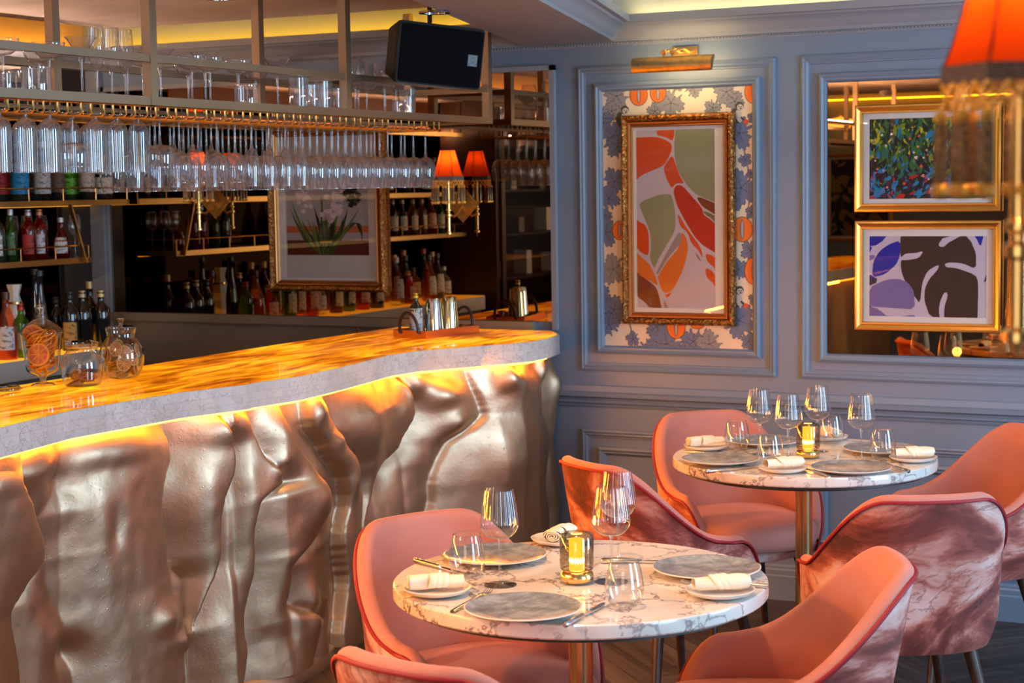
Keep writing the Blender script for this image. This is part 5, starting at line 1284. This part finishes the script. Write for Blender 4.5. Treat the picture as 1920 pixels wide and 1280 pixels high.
# -- hyacinth photograph on the bar mirror
def zH(x, y): return (500+x/5.565, 330+y/5.565)
def paint_hya(m, R_, y):
    keys = [flatm('hya_paper', (.62, .60, .58)), flatm('hya_ground', (.40, .38, .40)), flatm('hya_orange', s2l(190, 90, 50)), flatm('hya_cloth', s2l(170, 160, 165)), flatm('hya_table', s2l(92, 26, 12)), flatm('hya_leaf', s2l(44, 66, 24)), flatm('hya_leaf2', s2l(92, 112, 34)), flatm('hya_dark', s2l(24, 30, 18)), flatm('hya_white', s2l(225, 212, 215)), flatm('hya_pink', s2l(190, 168, 170)), flatm('hya_string', s2l(190, 150, 40))]
    P_ = lambda x, y_: pxz(*zH(x, y_), y)
    flatpoly(m, [(R_[0], R_[2]), (R_[1], R_[2]), (R_[1], R_[3]), (R_[0], R_[3])], y, 0)
    a, b = P_(210, 500)[0], P_(1062, 500)[0]; zb = P_(640, 825)[1]; zt = zb+.40
    PR = (a, b, zb, min(zt, R_[3]-.03))
    zz = lambda v: P_(640, v)[1]
    for (t0, t1, mi) in ((PR[3], zz(520), 1), (zz(520), zz(590), 2), (zz(590), zz(670), 3), (zz(670), zb, 4)): flatpoly(m, [(a, t1), (b, t1), (b, t0), (a, t0)], y-.0002, mi)
    r = random.Random(4)
    def blade(p0, p1, p2, w_, mi, k):
        L_ = []; R2_ = []
        for j in range(11):
            s = j/10; x = (1-s)**2*p0[0]+2*s*(1-s)*p1[0]+s*s*p2[0]; z_ = (1-s)**2*p0[1]+2*s*(1-s)*p1[1]+s*s*p2[1]
            ww = w_*(.35+1.2*s*(1-s)*2)*(1-s**4)
            L_.append((x-ww, z_)); R2_.append((x+ww, z_+ww*.3))
        q = [clampp(P_(*p_), PR) for p_ in L_+R2_[::-1]]
        flatpoly(m, q, y-.0004-k*.000003, mi)
    tips = [(245, 330), (255, 240), (490, 300), (580, 200), (975, 320), (1000, 720), (750, 300), (850, 330), (360, 440), (420, 420), (690, 420), (560, 180), (700, 330), (800, 420), (640, 300), (330, 560), (880, 480), (540, 420), (610, 380), (470, 430)]
    k = 0
    for i, tp_ in enumerate(tips):
        base = (r.uniform(540, 680), 815)
        ctl = ((tp_[0]*1.0+base[0]*.6)/1.6+(r.uniform(-20, 20)), (tp_[1]+815)/2+60)
        if tp_ == (1000, 720): ctl = (1010, 200)
        blade(base, ctl, tp_, r.uniform(16, 28), (5, 6, 7, 5, 6)[i % 5], k); k += 1
    for i in range(12):
        x = r.uniform(420, 800); blade((r.uniform(570, 650), 815), ((x+600)/2, 700), (x, r.uniform(450, 560)), r.uniform(8, 14), (6, 5, 7)[i % 3], k); k += 1
    flatpoly(m, [P_(560, 680), P_(680, 672), P_(680, 698), P_(560, 700)], y-.0011, 10)
    def floret(cx, cy_, rr, mi, k):
        q = [clampp(P_(cx+rr*(.55+.45*abs(cos(2.5*t_)))*cos(t_), cy_+rr*(.55+.45*abs(cos(2.5*t_)))*sin(t_)), PR) for t_ in [j*2*pi/20 for j in range(20)]]
        flatpoly(m, q, y-.0012-k*.000003, mi)
    k = 0
    for (cx, cy_, sx, sy, n_, c0, c1) in ((410, 130, 95, 260, 60, 8, 9), (690, 190, 110, 270, 60, 8, 9), (640, 410, 90, 60, 16, 8, 9), (890, 200, 75, 110, 34, 7, 7), (600, -100, 90, 160, 20, 8, 9)):
        for i in range(n_):
            rr = math.sqrt(r.random()); a_ = r.uniform(0, 2*pi); floret(cx+sx*rr*cos(a_), cy_+sy*rr*sin(a_), r.uniform(22, 38), r.choice((c0, c0, c1)), k); k += 1
    return keys
framed('framed_flower_photograph', 'gilt-framed photograph of white hyacinths hung on the bronze bar mirror', -4.425, -3.822, 1.196, 1.93, WY-.010, .03, ORN, INN, .04, rectpx(532, 250, 700, 521, 6.47), paint_hya, 'ornate', 'frame_dark', matcol='white')

# dark botanical painting and a globe lamp on the far side of the room, seen in the amber mirror
def paint_far(m, R_, y):
    keys = [flatm('far_ground', (.012, .018, .016)), flatm('far_petal', (.26, .17, .07)), flatm('far_stem', (.14, .10, .05))]
    x0, x1, z0, z1 = R_; flatpoly(m, [(x0, z0), (x1, z0), (x1, z1), (x0, z1)], y, 0); r = random.Random(2)
    for k in range(60):
        cx, cz = r.uniform(x0, x1), r.uniform(z0, z1); a = r.uniform(0, pi); ln = r.uniform(.03, .09); wd = ln*r.uniform(.2, .55) if k % 3 else ln*.06
        flatpoly(m, [clampp((cx+ln*cos(t_)*cos(a)-wd*sin(t_)*sin(a), cz+ln*cos(t_)*sin(a)+wd*sin(t_)*cos(a)), R_) for t_ in [2*pi*j/14 for j in range(14)]], y-.0003-k*.000005, 1 if k % 3 else 2)
    return keys
t = framed('framed_botanical_painting', 'dark botanical painting in a gold frame, reflected at the left of the amber mirror', -4.60, -3.95, 1.08, 1.90, WY-.004, .03, SO, SI, .03, (-4.55, -4.0, 1.13, 1.85), paint_far, 'frame_gold', 'frame_gold')
t.location = (-4.28, FY+.004, 1.49); t.rotation_euler = (0, 0, pi)
gl_ = thing('globe_wall_lamp', 'glowing amber glass dome lamp reflected at the top left of the amber mirror', 'wall lamp', (-4.42, FY, 2.17))
MB().lathe([(0, 0), (.06, 0), (.06, .02), (0, .02)], 24).build('wall_plate', 'brass', gl_, rot=(-pi/2, 0, 0))
MB().tube([(0, .02, 0), (0, .12, .02), (0, .16, .08)], .012, 8).build('arm', 'brass', gl_)
MB().lathe([(0, -.06), (.06, -.055), (.11, -.03), (.135, .01), (.13, .02), (0, .05)], 28, (0, .17, .02)).build('glass_dome', emis('dome_glow', (1, .50, .10), 5), gl_)

# ---------------------------------------------------------------- wallpaper inside the left wall panel
def wallpaper():
    x0, x1, z0, z1 = -2.802, -2.166, .991, 2.024; R_ = (x0, x1, z0, z1); y = WY-.003
    keys = [flatm('paper_cream', (.80, .68, .50), .7), flatm('leaf_outline', (.035, .03, .045), .7), flatm('leaf_blue', (.15, .19, .31), .7), flatm('leaf_grey', (.27, .27, .29), .7), flatm('pumpkin', (.82, .19, .02), .6), flatm('seeds', (.42, .40, .45), .7), flatm('monkey_dark', (.07, .06, .055), .8), flatm('monkey_pale', (.62, .55, .48), .8), flatm('stalk', (.25, .23, .26), .7), flatm('berry', (.70, .08, .02), .6)]
    m = MB(); flatpoly(m, [(x0, z0), (x1, z0), (x1, z1), (x0, z1)], y, 0); cnt = [0]
    def layer(pts, mi): cnt[0] += 1; flatpoly(m, [clampp(p_, R_) for p_ in pts], y-.0002-cnt[0]*.0000015, mi)
    S = .00217
    r = random.Random(8)
    def leaf(px, py, rp, rot, tone):
        c = pxz(px, py, y); R0 = rp*S*.86
        if c[0]+R0 < x0 or c[0]-R0 > x1: return
        def outline(k, n=90, sc=1):
            q = []
            for j in range(n):
                a = 2*pi*j/n; lobe = .62+.38*abs(cos(2.5*(a)))**.7; tooth = 1+.07*(1 if (j % 5) < 3 else -1)
                base = .35+.65*ss(min(a, 2*pi-a)/.5) if True else 1
                rr = R0*lobe*tooth*(.45+.55*ss(abs(a-pi) < 2.9 and 1 or .2))*sc
                rr += k
                q.append((c[0]+rr*cos(a+rot), c[1]+rr*sin(a+rot)))
            return q
        layer(outline(.0022), 1); layer(outline(0), tone)
        for v_ in range(5):
            a = rot+2*pi*v_/5; d = R0*.85
            w_ = .0011; nx, nz = -sin(a)*w_, cos(a)*w_; bend = .15*(-1)**v_
            e = (c[0]+d*cos(a+bend*.4), c[1]+d*sin(a+bend*.4))
            layer([(c[0]+nx, c[1]+nz), (e[0], e[1]), (c[0]-nx, c[1]-nz)], 1)
            for q_, s_ in ((.35, 1), (.35, -1), (.6, 1), (.6, -1)):
                b0 = (c[0]+d*q_*cos(a), c[1]+d*q_*sin(a)); a2 = a+s_*.75; e2 = (b0[0]+d*.3*cos(a2), b0[1]+d*.3*sin(a2))
                layer([(b0[0]-sin(a2)*.0007, b0[1]+cos(a2)*.0007), e2, (b0[0]+sin(a2)*.0007, b0[1]-cos(a2)*.0007)], 1)
    def vine(pts, w_=.0035):
        q = [pxz(a, b, y) for a, b in pts]
        for i in range(len(q)-1):
            d = Vector(q[i+1])-Vector(q[i]); n_ = Vector((-d.y, d.x)).normalized()*w_
            layer([tuple(Vector(q[i])+n_), tuple(Vector(q[i+1])+n_), tuple(Vector(q[i+1])-n_), tuple(Vector(q[i])-n_)], 8)
    def pumpkin(px, py, rx, ry, slit=True, rot=0):
        c = pxz(px, py, y)
        def el(k, ox=0, sx=1): return [(c[0]+ox+(rx*S*sx+k)*cos(a), c[1]+(ry*S+k)*sin(a)) for a in [2*pi*j/28 for j in range(28)]]
        layer(el(.0022), 1); layer(el(0), 4)
        for o_ in (-.6, -.35, .35, .6):
            q = [(c[0]+rx*S*o_*cos(a)+(.0005 if s_ else -.0005), c[1]+ry*S*.85*sin(a)) for s_, rg in ((0, range(9)), (1, range(8, -1, -1))) for a in [lerp(-pi/2, pi/2, j/8) for j in rg]]
            layer(q, 9)
        if slit: layer([(c[0]+rx*S*.22*cos(a), c[1]+ry*S*.8*sin(a)) for a in [2*pi*j/16 for j in range(16)]], 1); layer([(c[0]+rx*S*.15*cos(a), c[1]+ry*S*.74*sin(a)) for a in [2*pi*j/16 for j in range(16)]], 5)
    def monkey(px, py, s=1.0):
        def e(dx, dy, rx, ry, mi, a0=0): 
            c = pxz(px+dx*s, py+dy*s, y); layer([(c[0]+S*s*(rx*cos(a)*cos(a0)-ry*sin(a)*sin(a0)), c[1]+S*s*(rx*cos(a)*sin(a0)+ry*sin(a)*cos(a0))) for a in [2*pi*j/18 for j in range(18)]], mi)
        e(-5, 12, 9, 14, 6, .3); e(1, 12, 6, 12, 7, .2); e(-10, 18, 2.5, 12, 6, .5); e(2, -6, 8, 8, 6); e(3, -4, 6, 5.5, 7); e(1, -5, 1.2, 1.2, 6); e(5, -5, 1.2, 1.2, 6); e(4, -1.5, 2, 1.5, 6); e(8, 18, 6, 2.2, 6, -.7); e(14, 23, 4.5, 4.5, 9)
    vine([(1392, 268), (1400, 300), (1408, 350), (1402, 400), (1400, 470)]); vine([(1380, 595), (1400, 640), (1404, 660)]); vine([(1325, 615), (1312, 645), (1285, 658), (1240, 655)]); vine([(1180, 605), (1190, 640), (1196, 660)]); vine([(1150, 420), (1160, 445)]); vine([(1255, 200), (1238, 190)], .002)
    for a in ((1156, 180, 30, .2, 3), (1147, 208, 20, 4.0, 3), (1130, 222, 24, 1.2, 2), (1150, 255, 34, 3.6, 2), (1158, 275, 26, 5.1, 2), (1228, 208, 18, .4, 3), (1258, 193, 30, .9, 3), (1300, 165, 20, 3.8, 3), (1272, 160, 12, .1, 3), (1336, 202, 18, 1.3, 3), (1362, 172, 28, .3, 3), (1378, 190, 20, 2.2, 3), (1412, 220, 12, .2, 2),
              (1386, 250, 34, .1, 2), (1397, 299, 14, 2, 2), (1390, 352, 40, .7, 2), (1408, 325, 9, 1, 2), (1410, 398, 14, .2, 2), (1375, 385, 16, 2, 2), (1408, 470, 22, 1.1, 2), (1385, 505, 22, 4.4, 2), (1416, 560, 14, .3, 2), (1385, 600, 38, 3.3, 2), (1405, 640, 18, .1, 2), (1378, 662, 8, 1, 2),
              (1122, 330, 9, 0, 2), (1152, 340, 30, 3.3, 2), (1142, 372, 26, 4.7, 2), (1128, 402, 24, 1.1, 2), (1136, 435, 32, 2.6, 2), (1150, 505, 33, .5, 3), (1128, 555, 24, 2.2, 2), (1152, 580, 30, 3.9, 2), (1142, 608, 26, 5.3, 2), (1187, 635, 16, .4, 2), (1122, 645, 8, 2, 2), (1166, 662, 10, .5, 2),
              (1232, 612, 26, 5.0, 2), (1250, 645, 42, .5, 2), (1215, 655, 24, 2.0, 2), (1300, 640, 30, 1.4, 2), (1330, 645, 30, .4, 3), (1285, 658, 20, 2.8, 2)): leaf(*a)
    for a in ((1198, 178, 17, 19), (1234, 175, 15, 16), (1322, 158, 9, 5, False), (1413, 172, 16, 20), (1392, 430, 19, 22), (1413, 508, 16, 24), (1268, 612, 18, 22), (1162, 432, 14, 17), (1308, 606, 14, 10, False)): pumpkin(*a)
    monkey(1385, 205); monkey(1385, 550); monkey(1170, 212)
    o = m.build('wallpaper_panel', keys, smooth=0); tag(o, 'cream wallpaper panel printed with blue-grey leaves, orange gourds and small monkeys', 'wallpaper')
    return o
wallpaper()

# picture light over the tall print
t = thing('picture_light', 'brass picture light on twin arms above the tall abstract print', 'picture light', (-2.44, WY, 2.165))
LC = up(1262, 118, 'y', WY-.16)
m = MB(); m.bb(-.052, .052, -.016, 0, -.022, .022); m.bb(-.044, .044, -.022, -.016, -.014, .014); m.build('wall_plate', 'brass', t, smooth=0)
dx, dy, dz = LC.x+2.44, LC.y-WY, LC.z-2.165
for s in (-.018, .018): 
    m = MB(); m.tube([(s, -.02, 0), (s*1.0+dx*.5, dy*.55, .010), (dx+s-.02, dy+.005, dz+.045), (dx+s-.02, dy, dz+.022)], .0055, 8); m.build('arm', 'brass', t)
    MB().tube([(dx+s-.02-.009, dy, dz+.044), (dx+s-.02+.009, dy, dz+.044)], .009, 10).build('pivot', 'brass', t)
hl = .165; m = MB(); n = 12
prof = [(.034*cos(a)*1.0, .030*sin(a)) for a in [lerp(pi*.02, pi*1.0, j/n) for j in range(n+1)]]
vs = [(x, p_[0], p_[1]) for x in (-hl, hl) for p_ in prof]
m.add(vs, [(j, j+1, j+n+2, j+n+1) for j in range(n)]+[tuple(range(n+1))[::-1], tuple(range(n+1, 2*n+2))])
m.build('reflector_shade', 'brass_old', t, loc=(dx, dy, dz-.006), rot=(rad(58), 0, 0), smooth=40)
MB().tube([(-hl+.02, 0, 0), (hl-.02, 0, 0)], .009, 8).build('lamp_tube', emis('picture_lamp_tube', (1, .66, .28), 38), t, loc=(dx, dy+.004, dz+.001))

# ================================================================== TABLES
TZ = .76
def table(name, label, x, y):
    t = thing(name, label, 'table', (x, y, 0))
    R_ = .425
    MB().lathe([(0, TZ), (R_-.004, TZ), (R_-.001, TZ-.002), (R_, TZ-.006), (R_, TZ-.028), (R_-.004, TZ-.032), (0, TZ-.032)], 96).build('marble_top', 'marble', t, smooth=30)
    MB().lathe([(0, TZ-.032), (R_-.03, TZ-.032), (R_-.028, TZ-.044), (R_-.05, TZ-.050), (0, TZ-.050)], 72).build('underframe', 'dark_under', t, smooth=30)
    MB().lathe([(.0275, TZ-.05), (.0275, .03), (.036, .024), (.036, .018)], 36).build('pole', 'pole', t, smooth=40)
    MB().lathe([(0, .02), (.21, .016), (.225, .010), (.228, .0), (0, .0)], 60).build('base', 'blackm', t, smooth=40)
    return t
T1 = (-1.587, 3.519); T2 = (-1.629, 5.396)
table('bistro_table', 'round marble bistro table in the foreground with brass pole', *T1)
table('bistro_table', 'round marble bistro table by the panelled wall with brass pole', *T2)

# ================================================================== CHAIRS
def chair_parts(root, pipe_only=False):
    TM = rad(128)
    def hh(t):                      # rim height along the arm, t=0 back .. 1 front end
        h = .800-.235*ss((t-.17)/.60)
        if t > .78: h -= .165*((t-.78)/.22)**2.0
        return h
    def plan_(a, k):                # superellipse seat plan, k scales
        c, s = cos(a), sin(a); e = 2/2.5
        return (-abs(c)**e*(1 if c > 0 else -1)*.268*k, abs(s)**e*(1 if s > 0 else -1)*.268*k)
    def pos(u, z, off):
        a = lerp(-TM, TM, u); t = abs(a)/TM; k = 1+.07*ss((z-.42)/.40)*(1-.3*t)-.20*(max(0, .44-z)/.10)**1.6*.5
        lean = -.050*max(0, (z-.44))/.38*max(0, cos(a))
        x, y = plan_(a, k); x += lean
        # arms reach forward
        if t > .70: x += .015*ss((t-.70)/.3)
        l = math.hypot(x, y); return (x*(1-off/l), y*(1-off/l), z)
    NU = 72; ZB_ = .345
    def outer(u, v):
        a = lerp(-TM, TM, u); t = abs(a)/TM; h = hh(t)-.014; return pos(u, lerp(ZB_, h, v), 0)
    m = MB().grid(NU, 16, outer)
    o1 = m.build('shell_back', 'print', root, smooth=60)
    TH = .042
    def inner(u, v):
        a = lerp(-TM, TM, u); t = abs(a)/TM; h = hh(t)
        if v <= .4:
            q = v/.4*pi; off = TH/2-cos(q)*TH/2; z = h-.014+sin(q)*.020
            return pos(u, z, off)
        z = lerp(h-.014, .43, (v-.4)/.6); return pos(u, z, TH+.010*sin(pi*(v-.4)/.6))
    m = MB().grid(NU, 20, inner)
    # close the arm ends
    for e in (0, 1):
        ring = []
        t_ = 1; h = hh(1)
        for j in range(8): 
            z = lerp(ZB_, h-.014, j/7); ring.append((pos(e, z, 0), pos(e, z, TH)))
        vs = [p_ for r_ in ring for p_ in r_]; m.add(vs, [(2*j, 2*j+1, 2*j+3, 2*j+2) for j in range(7)])
    m.build('shell_lining', 'velvet', root, smooth=60)
    pts = []
    for j in range(12): pts.append(pos(0, lerp(ZB_+.01, hh(1)-.02, j/12), -.002))
    for j in range(97):
        u = j/96; a = abs(lerp(-TM, TM, u))/TM; pts.append(pos(u, hh(a)-.012, -.003))
    for j in range(12): pts.append(pos(1, lerp(hh(1)-.02, ZB_+.01, (j+1)/12), -.002))
    MB().tube(pts, .0052, 6).build('piping', 'red_trim', root, smooth=60)
    # seat cushion
    def seat_plan(a, k):
        c, s = cos(a), sin(a); e = 2/2.9
        x = abs(c)**e*(1 if c > 0 else -1); y = abs(s)**e*(1 if s > 0 else -1)
        return (.02+x*.262*k, y*.232*k*(1+.02*x))
    prof = [(0, .478), (.60, .480), (.84, .474), (.95, .462), (1.0, .440), (1.0, .405), (.97, .385), (.9, .38)]
    def seat(u, v):
        i = min(len(prof)-1, round(v*(len(prof)-1))); k, z = prof[i]; x, y = seat_plan(2*pi*u, max(k, .001)); return (x, y, z)
    MB().grid(56, len(prof), seat, cu=True).build('seat', 'velvet', root, smooth=60)
    MB().lathe([(0, .385), (.23, .383), (.225, .345), (.19, .335), (0, .333)], 40, sx=1.05).build('seat_base', 'print', root, smooth=50)
    for sx, sy in ((1, 1), (1, -1), (-1, 1), (-1, -1)):
        MB().tube([(sx*.150, sy*.155, .345), (sx*.225, sy*.225, .0)], [.020, .0115], 14).build('leg', 'walnut', root, smooth=50)
CH = [  # x, y, facing angle, label
 (-1.935, 3.70, -30, 'pink velvet armchair behind the foreground table, its inner back facing the camera'),
 (-1.49, 2.93, 80, 'patterned armchair cut off at the bottom edge, only its orange rim and back showing'),
 (-1.205, 3.67, 204, 'armchair right of the foreground table with glowing orange inner back and print outside'),
 (-1.99, 5.80, -44, 'tall pink velvet armchair behind the rear table near the wall'),
 (-1.97, 5.05, 58, 'armchair with marbled print back turned to the bar, between the two tables'),
 (-1.19, 4.87, 122, 'armchair right of the rear table seen from behind, marbled print back with red piping'),
 (-1.22, 5.80, 222, 'armchair at the right edge by the wall, peach inner back facing the rear table')]
root = thing('upholstered_armchair', CH[0][3], 'chair', (CH[0][0], CH[0][1], 0), rad(CH[0][2]), 'velvet tub armchairs'); chair_parts(root)
for c in CH[1:]: dup(root, (c[0], c[1], 0), rad(c[2]), c[3], 'velvet tub armchairs')

# ================================================================== TABLE SETTINGS
def at(px, py, z=TZ): p = up(px, py, 'z', z); return Vector((p.x, p.y, z+.0003))
def mk_plate():
    o = thing('stoneware_plate', 'x', 'plate')
    MB().lathe([(0, .010), (.085, .010), (.112, .0135), (.121, .0165), (.1225, .0165)], 64).build('glazed_face', 'stoneware', o, smooth=50)
    MB().lathe([(.1215, .0170), (.1240, .0160), (.1235, .0145), (.085, .004), (.075, 0), (0, 0)], 64).build('pale_underside', 'plate_white', o, smooth=50)
    return o
def mk_side():
    o = MB().lathe([(0, .007), (.045, .007), (.068, .012), (.074, .016), (.0755, .0155), (.070, .008), (.045, .0), (0, 0)], 48).build('side_plate', 'plate_white', smooth=50); return o
PL = [(981, 1143, 'blue-grey stoneware plate nearest the camera on the foreground table'), (929, 1043, 'grey stoneware plate at the back left of the foreground table behind the tumbler'), (1325, 1068, 'blue-grey stoneware plate at the right of the foreground table'),
 (1350, 863, 'blue-grey plate at the left front of the rear table'), (1595, 879, 'blue-grey plate at the front of the rear table right of the candle lamp'), (1432, 828, 'grey-blue plate at the back left of the rear table behind the stems'), (1652, 843, 'pale blue plate at the back right of the rear table')]
pl0 = mk_plate()
for i, (px, py, lb) in enumerate(PL):
    o = pl0 if i == 0 else dup(pl0, (0, 0, 0), i*1.3)
    o.location = at(px, py, TZ+.008) - Vector((0, 0, .008)); o['label'] = lb; o['category'] = 'plate'; o['group'] = 'stoneware plates on the tables'
def napkin(rx):
    """a folded cloth, loosely rolled, one band wrapped over it; long axis x"""
    t = thing('linen_napkin', 'x', 'napkin')
    def roll(u, v):
        x = lerp(-.062, .058, u); a = 2*pi*v; tp = 1-.22*ss((u-.5)/.5)+.05*sin(9*u+rx)
        r_ = .017*tp*(1+.10*sin(3*a+4*u+rx)); return (x, 1.35*r_*cos(a)+.004*sin(5*u), .016+r_*sin(a)*.86*(1+.12*sin(6*u)))
    MB().grid(26, 25, roll).build('rolled_cloth', 'linen', t, smooth=60)
    m = MB(); pts = []
    for k in range(46):
        a = k*.42; r_ = .0165*(1-k/52); pts.append((-.063+.0012*sin(k), 1.3*r_*cos(a), .016+r_*.84*sin(a)))
    for off in (-.001, .003): m.tube([(p_[0]+off, p_[1], p_[2]) for p_ in pts], .0017, 6)
    m.build('spiral_edge', 'linen', t, smooth=60)
    for q in range(3):
        m = MB()
        def band(u, v):
            x = -.030+q*.013+.017*v+.012*u; a = lerp(-.30*pi, 1.2*pi, u); r_ = (.0168-.0022*q*.3+.0022*sin(pi*v))*(1+.10*sin(3*a+4*(x+.062)/.12+.3)*.6)+.0012; return (x+.006*sin(a), 1.36*r_*cos(a), .0162+r_*sin(a)*.90)
        m.grid(24, 5, band).build('folded_band', 'linen', t, smooth=60)
    return t
SP = [(820, 1113, .15, 'white side plate at the left of the foreground table under a rolled napkin', 'cream napkin rolled on the left side plate of the foreground table'),
 (1350, 1116, 3.3, 'white side plate at the right of the foreground table in front of the grey plate', 'cream napkin on the right side plate of the foreground table'),
 (1052, 1018, 1.2, 'white side plate at the back of the foreground table behind the candle lamp', 'cream napkin at the back of the foreground table behind the candle lamp'),
 (1324, 842, .25, 'white side plate at the left edge of the rear table', 'cream napkin rolled at the left edge of the rear table'),
 (1468, 884, 3.5, 'white side plate at the front of the rear table left of the candle lamp', 'cream napkin at the front of the rear table left of the candle lamp'),
 (1712, 864, 3.2, 'white side plate at the right edge of the rear table', 'cream napkin at the right edge of the rear table beside the tumbler'),
 (1549, 824, 2.0, 'white side plate at the back of the rear table', 'cream napkin at the back of the rear table seen through a tumbler')]
sp0 = mk_side(); np0 = napkin(.3)
camh = YAW
for i, (px, py, rz, l1, l2) in enumerate(SP):
    p = at(px, py)
    o = sp0 if i == 0 else sp0.copy()
    if i: COL.objects.link(o)
    o.location = p; tag(o, l1, 'plate', 'white side plates')
    n_ = np0 if i == 0 else dup(np0, (0, 0, 0))
    n_.location = p+Vector((0, 0, .0128)); n_.rotation_euler = (0, 0, camh+rz); tag(n_, l2, 'napkin', 'rolled linen napkins')
# wine glasses, ribbed bowls
WG = [(938, 1097, 'tall ribbed wine glass left of the candle lamp on the foreground table'), (1160, 1052, 'farther of two overlapping ribbed wine glasses right of the foreground candle lamp'), (1147, 1091, 'nearer of two overlapping ribbed wine glasses right of the foreground candle lamp'),
 (1424, 853, 'leftmost of the four wine glasses on the rear table'), (1478, 865, 'wine glass just left of the rear candle lamp'), (1533, 846, 'wine glass just behind the rear candle lamp'), (1615, 866, 'rightmost of the four wine glasses on the rear table')]
WB = [(.004, 0), (.026, .006), (.0405, .024), (.0425, .038), (.0375, .075), (.0315, .112)]
wg0 = stem_glass('wine_glass', 'x', WB, .105, .037, .0032, 'glass', 32, 24)
for i, (px, py, lb) in enumerate(WG):
    o = wg0 if i == 0 else dup(wg0, (0, 0, 0)); o.location = at(px, py); tag(o, lb, 'wine glass', 'ribbed wine glasses on the tables')
TG = [(876, 1080, 'stemless tumbler left of the tall wine glass on the foreground table'), (1171, 1136, 'stemless tumbler in front of the pair of wine glasses on the foreground table'),
 (1382, 843, 'tumbler at the left of the rear table before the pink chair'), (1444, 872, 'tumbler behind the front napkin of the rear table'), (1560, 832, 'tumbler in front of the far napkin right of the rear candle lamp'), (1655, 860, 'tumbler at the right of the rear table beside a napkin')]
tg0 = tumbler('stemless_tumbler', 'x', [(.022, 0), (.032, .006), (.041, .028), (.0415, .045), (.036, .078), (.0305, .098)], seg=36)
for i, (px, py, lb) in enumerate(TG):
    o = tg0 if i == 0 else tg0.copy()
    if i: COL.objects.link(o)
    o.location = at(px, py); tag(o, lb, 'tumbler', 'stemless tumblers on the tables')
# candle lamps
cl = thing('candle_lamp', 'x', 'table lamp')
MB().lathe([(0, 0), (.026, 0), (.036, .006), (.0385, .015), (.036, .024), (.028, .028), (.0, .029)], 40).build('brass_base', 'brass', cl, smooth=50)
MB().lathe([(.0375, .033), (.0385, .036), (.0385, .105), (.034, .113), (.020, .116), (.020, .1155), (.033, .1115), (.037, .104), (.037, .036)], 40).build('smoked_glass_cylinder', 'smoke', cl, smooth=50)
MB().lathe([(.034, .029), (.037, .033), (.034, .034)], 40).build('glass_seat', 'brass', cl, smooth=50)
MB().lathe([(.0165, .029), (.0165, .100)], 48, ribs=16, amp=.05).build('ribbed_diffuser', 'glow', cl, smooth=60)
MB().lathe([(0, .040), (.0160, .044), (.0176, .052), (.0160, .060), (.0, .062)], 24).build('flame_bulb', 'bulb', cl, smooth=60)
for i, (px, py, lb) in enumerate(((1082, 1092, 'glowing candle lamp with smoked glass on the foreground table'), (1515, 858, 'glowing candle lamp with smoked glass on the rear table'))):
    o = cl if i == 0 else dup(cl, (0, 0, 0)); o.location = at(px, py); tag(o, lb, 'table lamp', 'candle lamps')
    q = o.location; light('candle_glow', 'POINT', (q.x, q.y, q.z+.135), .25, (1, .5, .12), .02)
# cutlery
def fork(o):
    m = MB()
    m.tube([(-.095, 0, .003), (-.06, 0, .005), (0, 0, .006), (.03, 0, .007), (.045, 0, .006)], [.0050, .0042, .0024, .0026, .0050], 8)
    for k in range(4):
        y = (k-1.5)*.0052; m.tube([(.043, y*.8, .006), (.062, y, .004), (.085, y, .0035), (.100, y, .008)], [.002, .0016, .0013, .0008], 6)
    m.add([(.036, -.006, .006), (.060, -.0095, .0048), (.060, .0095, .0048), (.036, .006, .006)], [(0, 1, 2, 3)])
    return m.build(o, 'cutlery', smooth=50)
def knife():
    t = thing('table_knife', 'x', 'knife')
    MB().tube([(-.105, 0, .0065), (-.100, 0, .0065), (-.06, 0, .0065), (-.015, 0, .006), (-.008, 0, .006)], [.004, .0068, .0055, .0050, .0038], 10).build('handle', 'cutlery', t, smooth=50)
    m = MB(); pts = [(-.010, -.004), (.03, -.0075), (.07, -.0095), (.095, -.007), (.105, 0), (.095, .0035), (.0, .004)]
    n_ = len(pts); m.add([(x, y, .0065) for x, y in pts]+[(x, y, .0045) for x, y in pts], [tuple(range(n_)), tuple(range(2*n_-1, n_-1, -1))]+[(i, (i+1) % n_, n_+(i+1) % n_, n_+i)[::-1] for i in range(n_)])
    m.build('blade', 'cutlery', t, smooth=0); return t
FK = [((838, 1155), (925, 1107), 'fork between the left napkin and the front plate, foreground table'), ((1396, 1100), (1325, 1096), 'fork beside the right napkin on the foreground table'), ((1552, 894), (1496, 878), 'fork left of the front plate on the rear table'), ((1300, 850), (1365, 856), 'fork beside the left napkin on the rear table')]
fk0 = fork('dinner_fork')
for i, (a, b, lb) in enumerate(FK):
    A, B = at(*a), at(*b); o = fk0 if i == 0 else fk0.copy()
    if i: COL.objects.link(o)
    o.location = (A+B)/2; o.rotation_euler = (0, 0, math.atan2((B-A).y, (B-A).x)); tag(o, lb, 'fork', 'dinner forks')
KN = [((1050, 1183), (1140, 1130), 'knife right of the front plate on the foreground table'), ((790, 1058), (868, 1078), 'knife by the left back plate on the foreground table'), ((1185, 1056), (1235, 1056), 'knife left of the right-hand plate on the foreground table'), ((1325, 888), (1420, 876), 'knife in front of the left plate on the rear table'), ((1705, 888), (1650, 868), 'knife right of the front plate on the rear table')]
kn0 = knife()
for i, (a, b, lb) in enumerate(KN):
    A, B = at(*a), at(*b); o = kn0 if i == 0 else dup(kn0, (0, 0, 0))
    o.location = (A+B)/2; o.rotation_euler = (0, 0, math.atan2((B-A).y, (B-A).x)); tag(o, lb, 'knife', 'table knives')
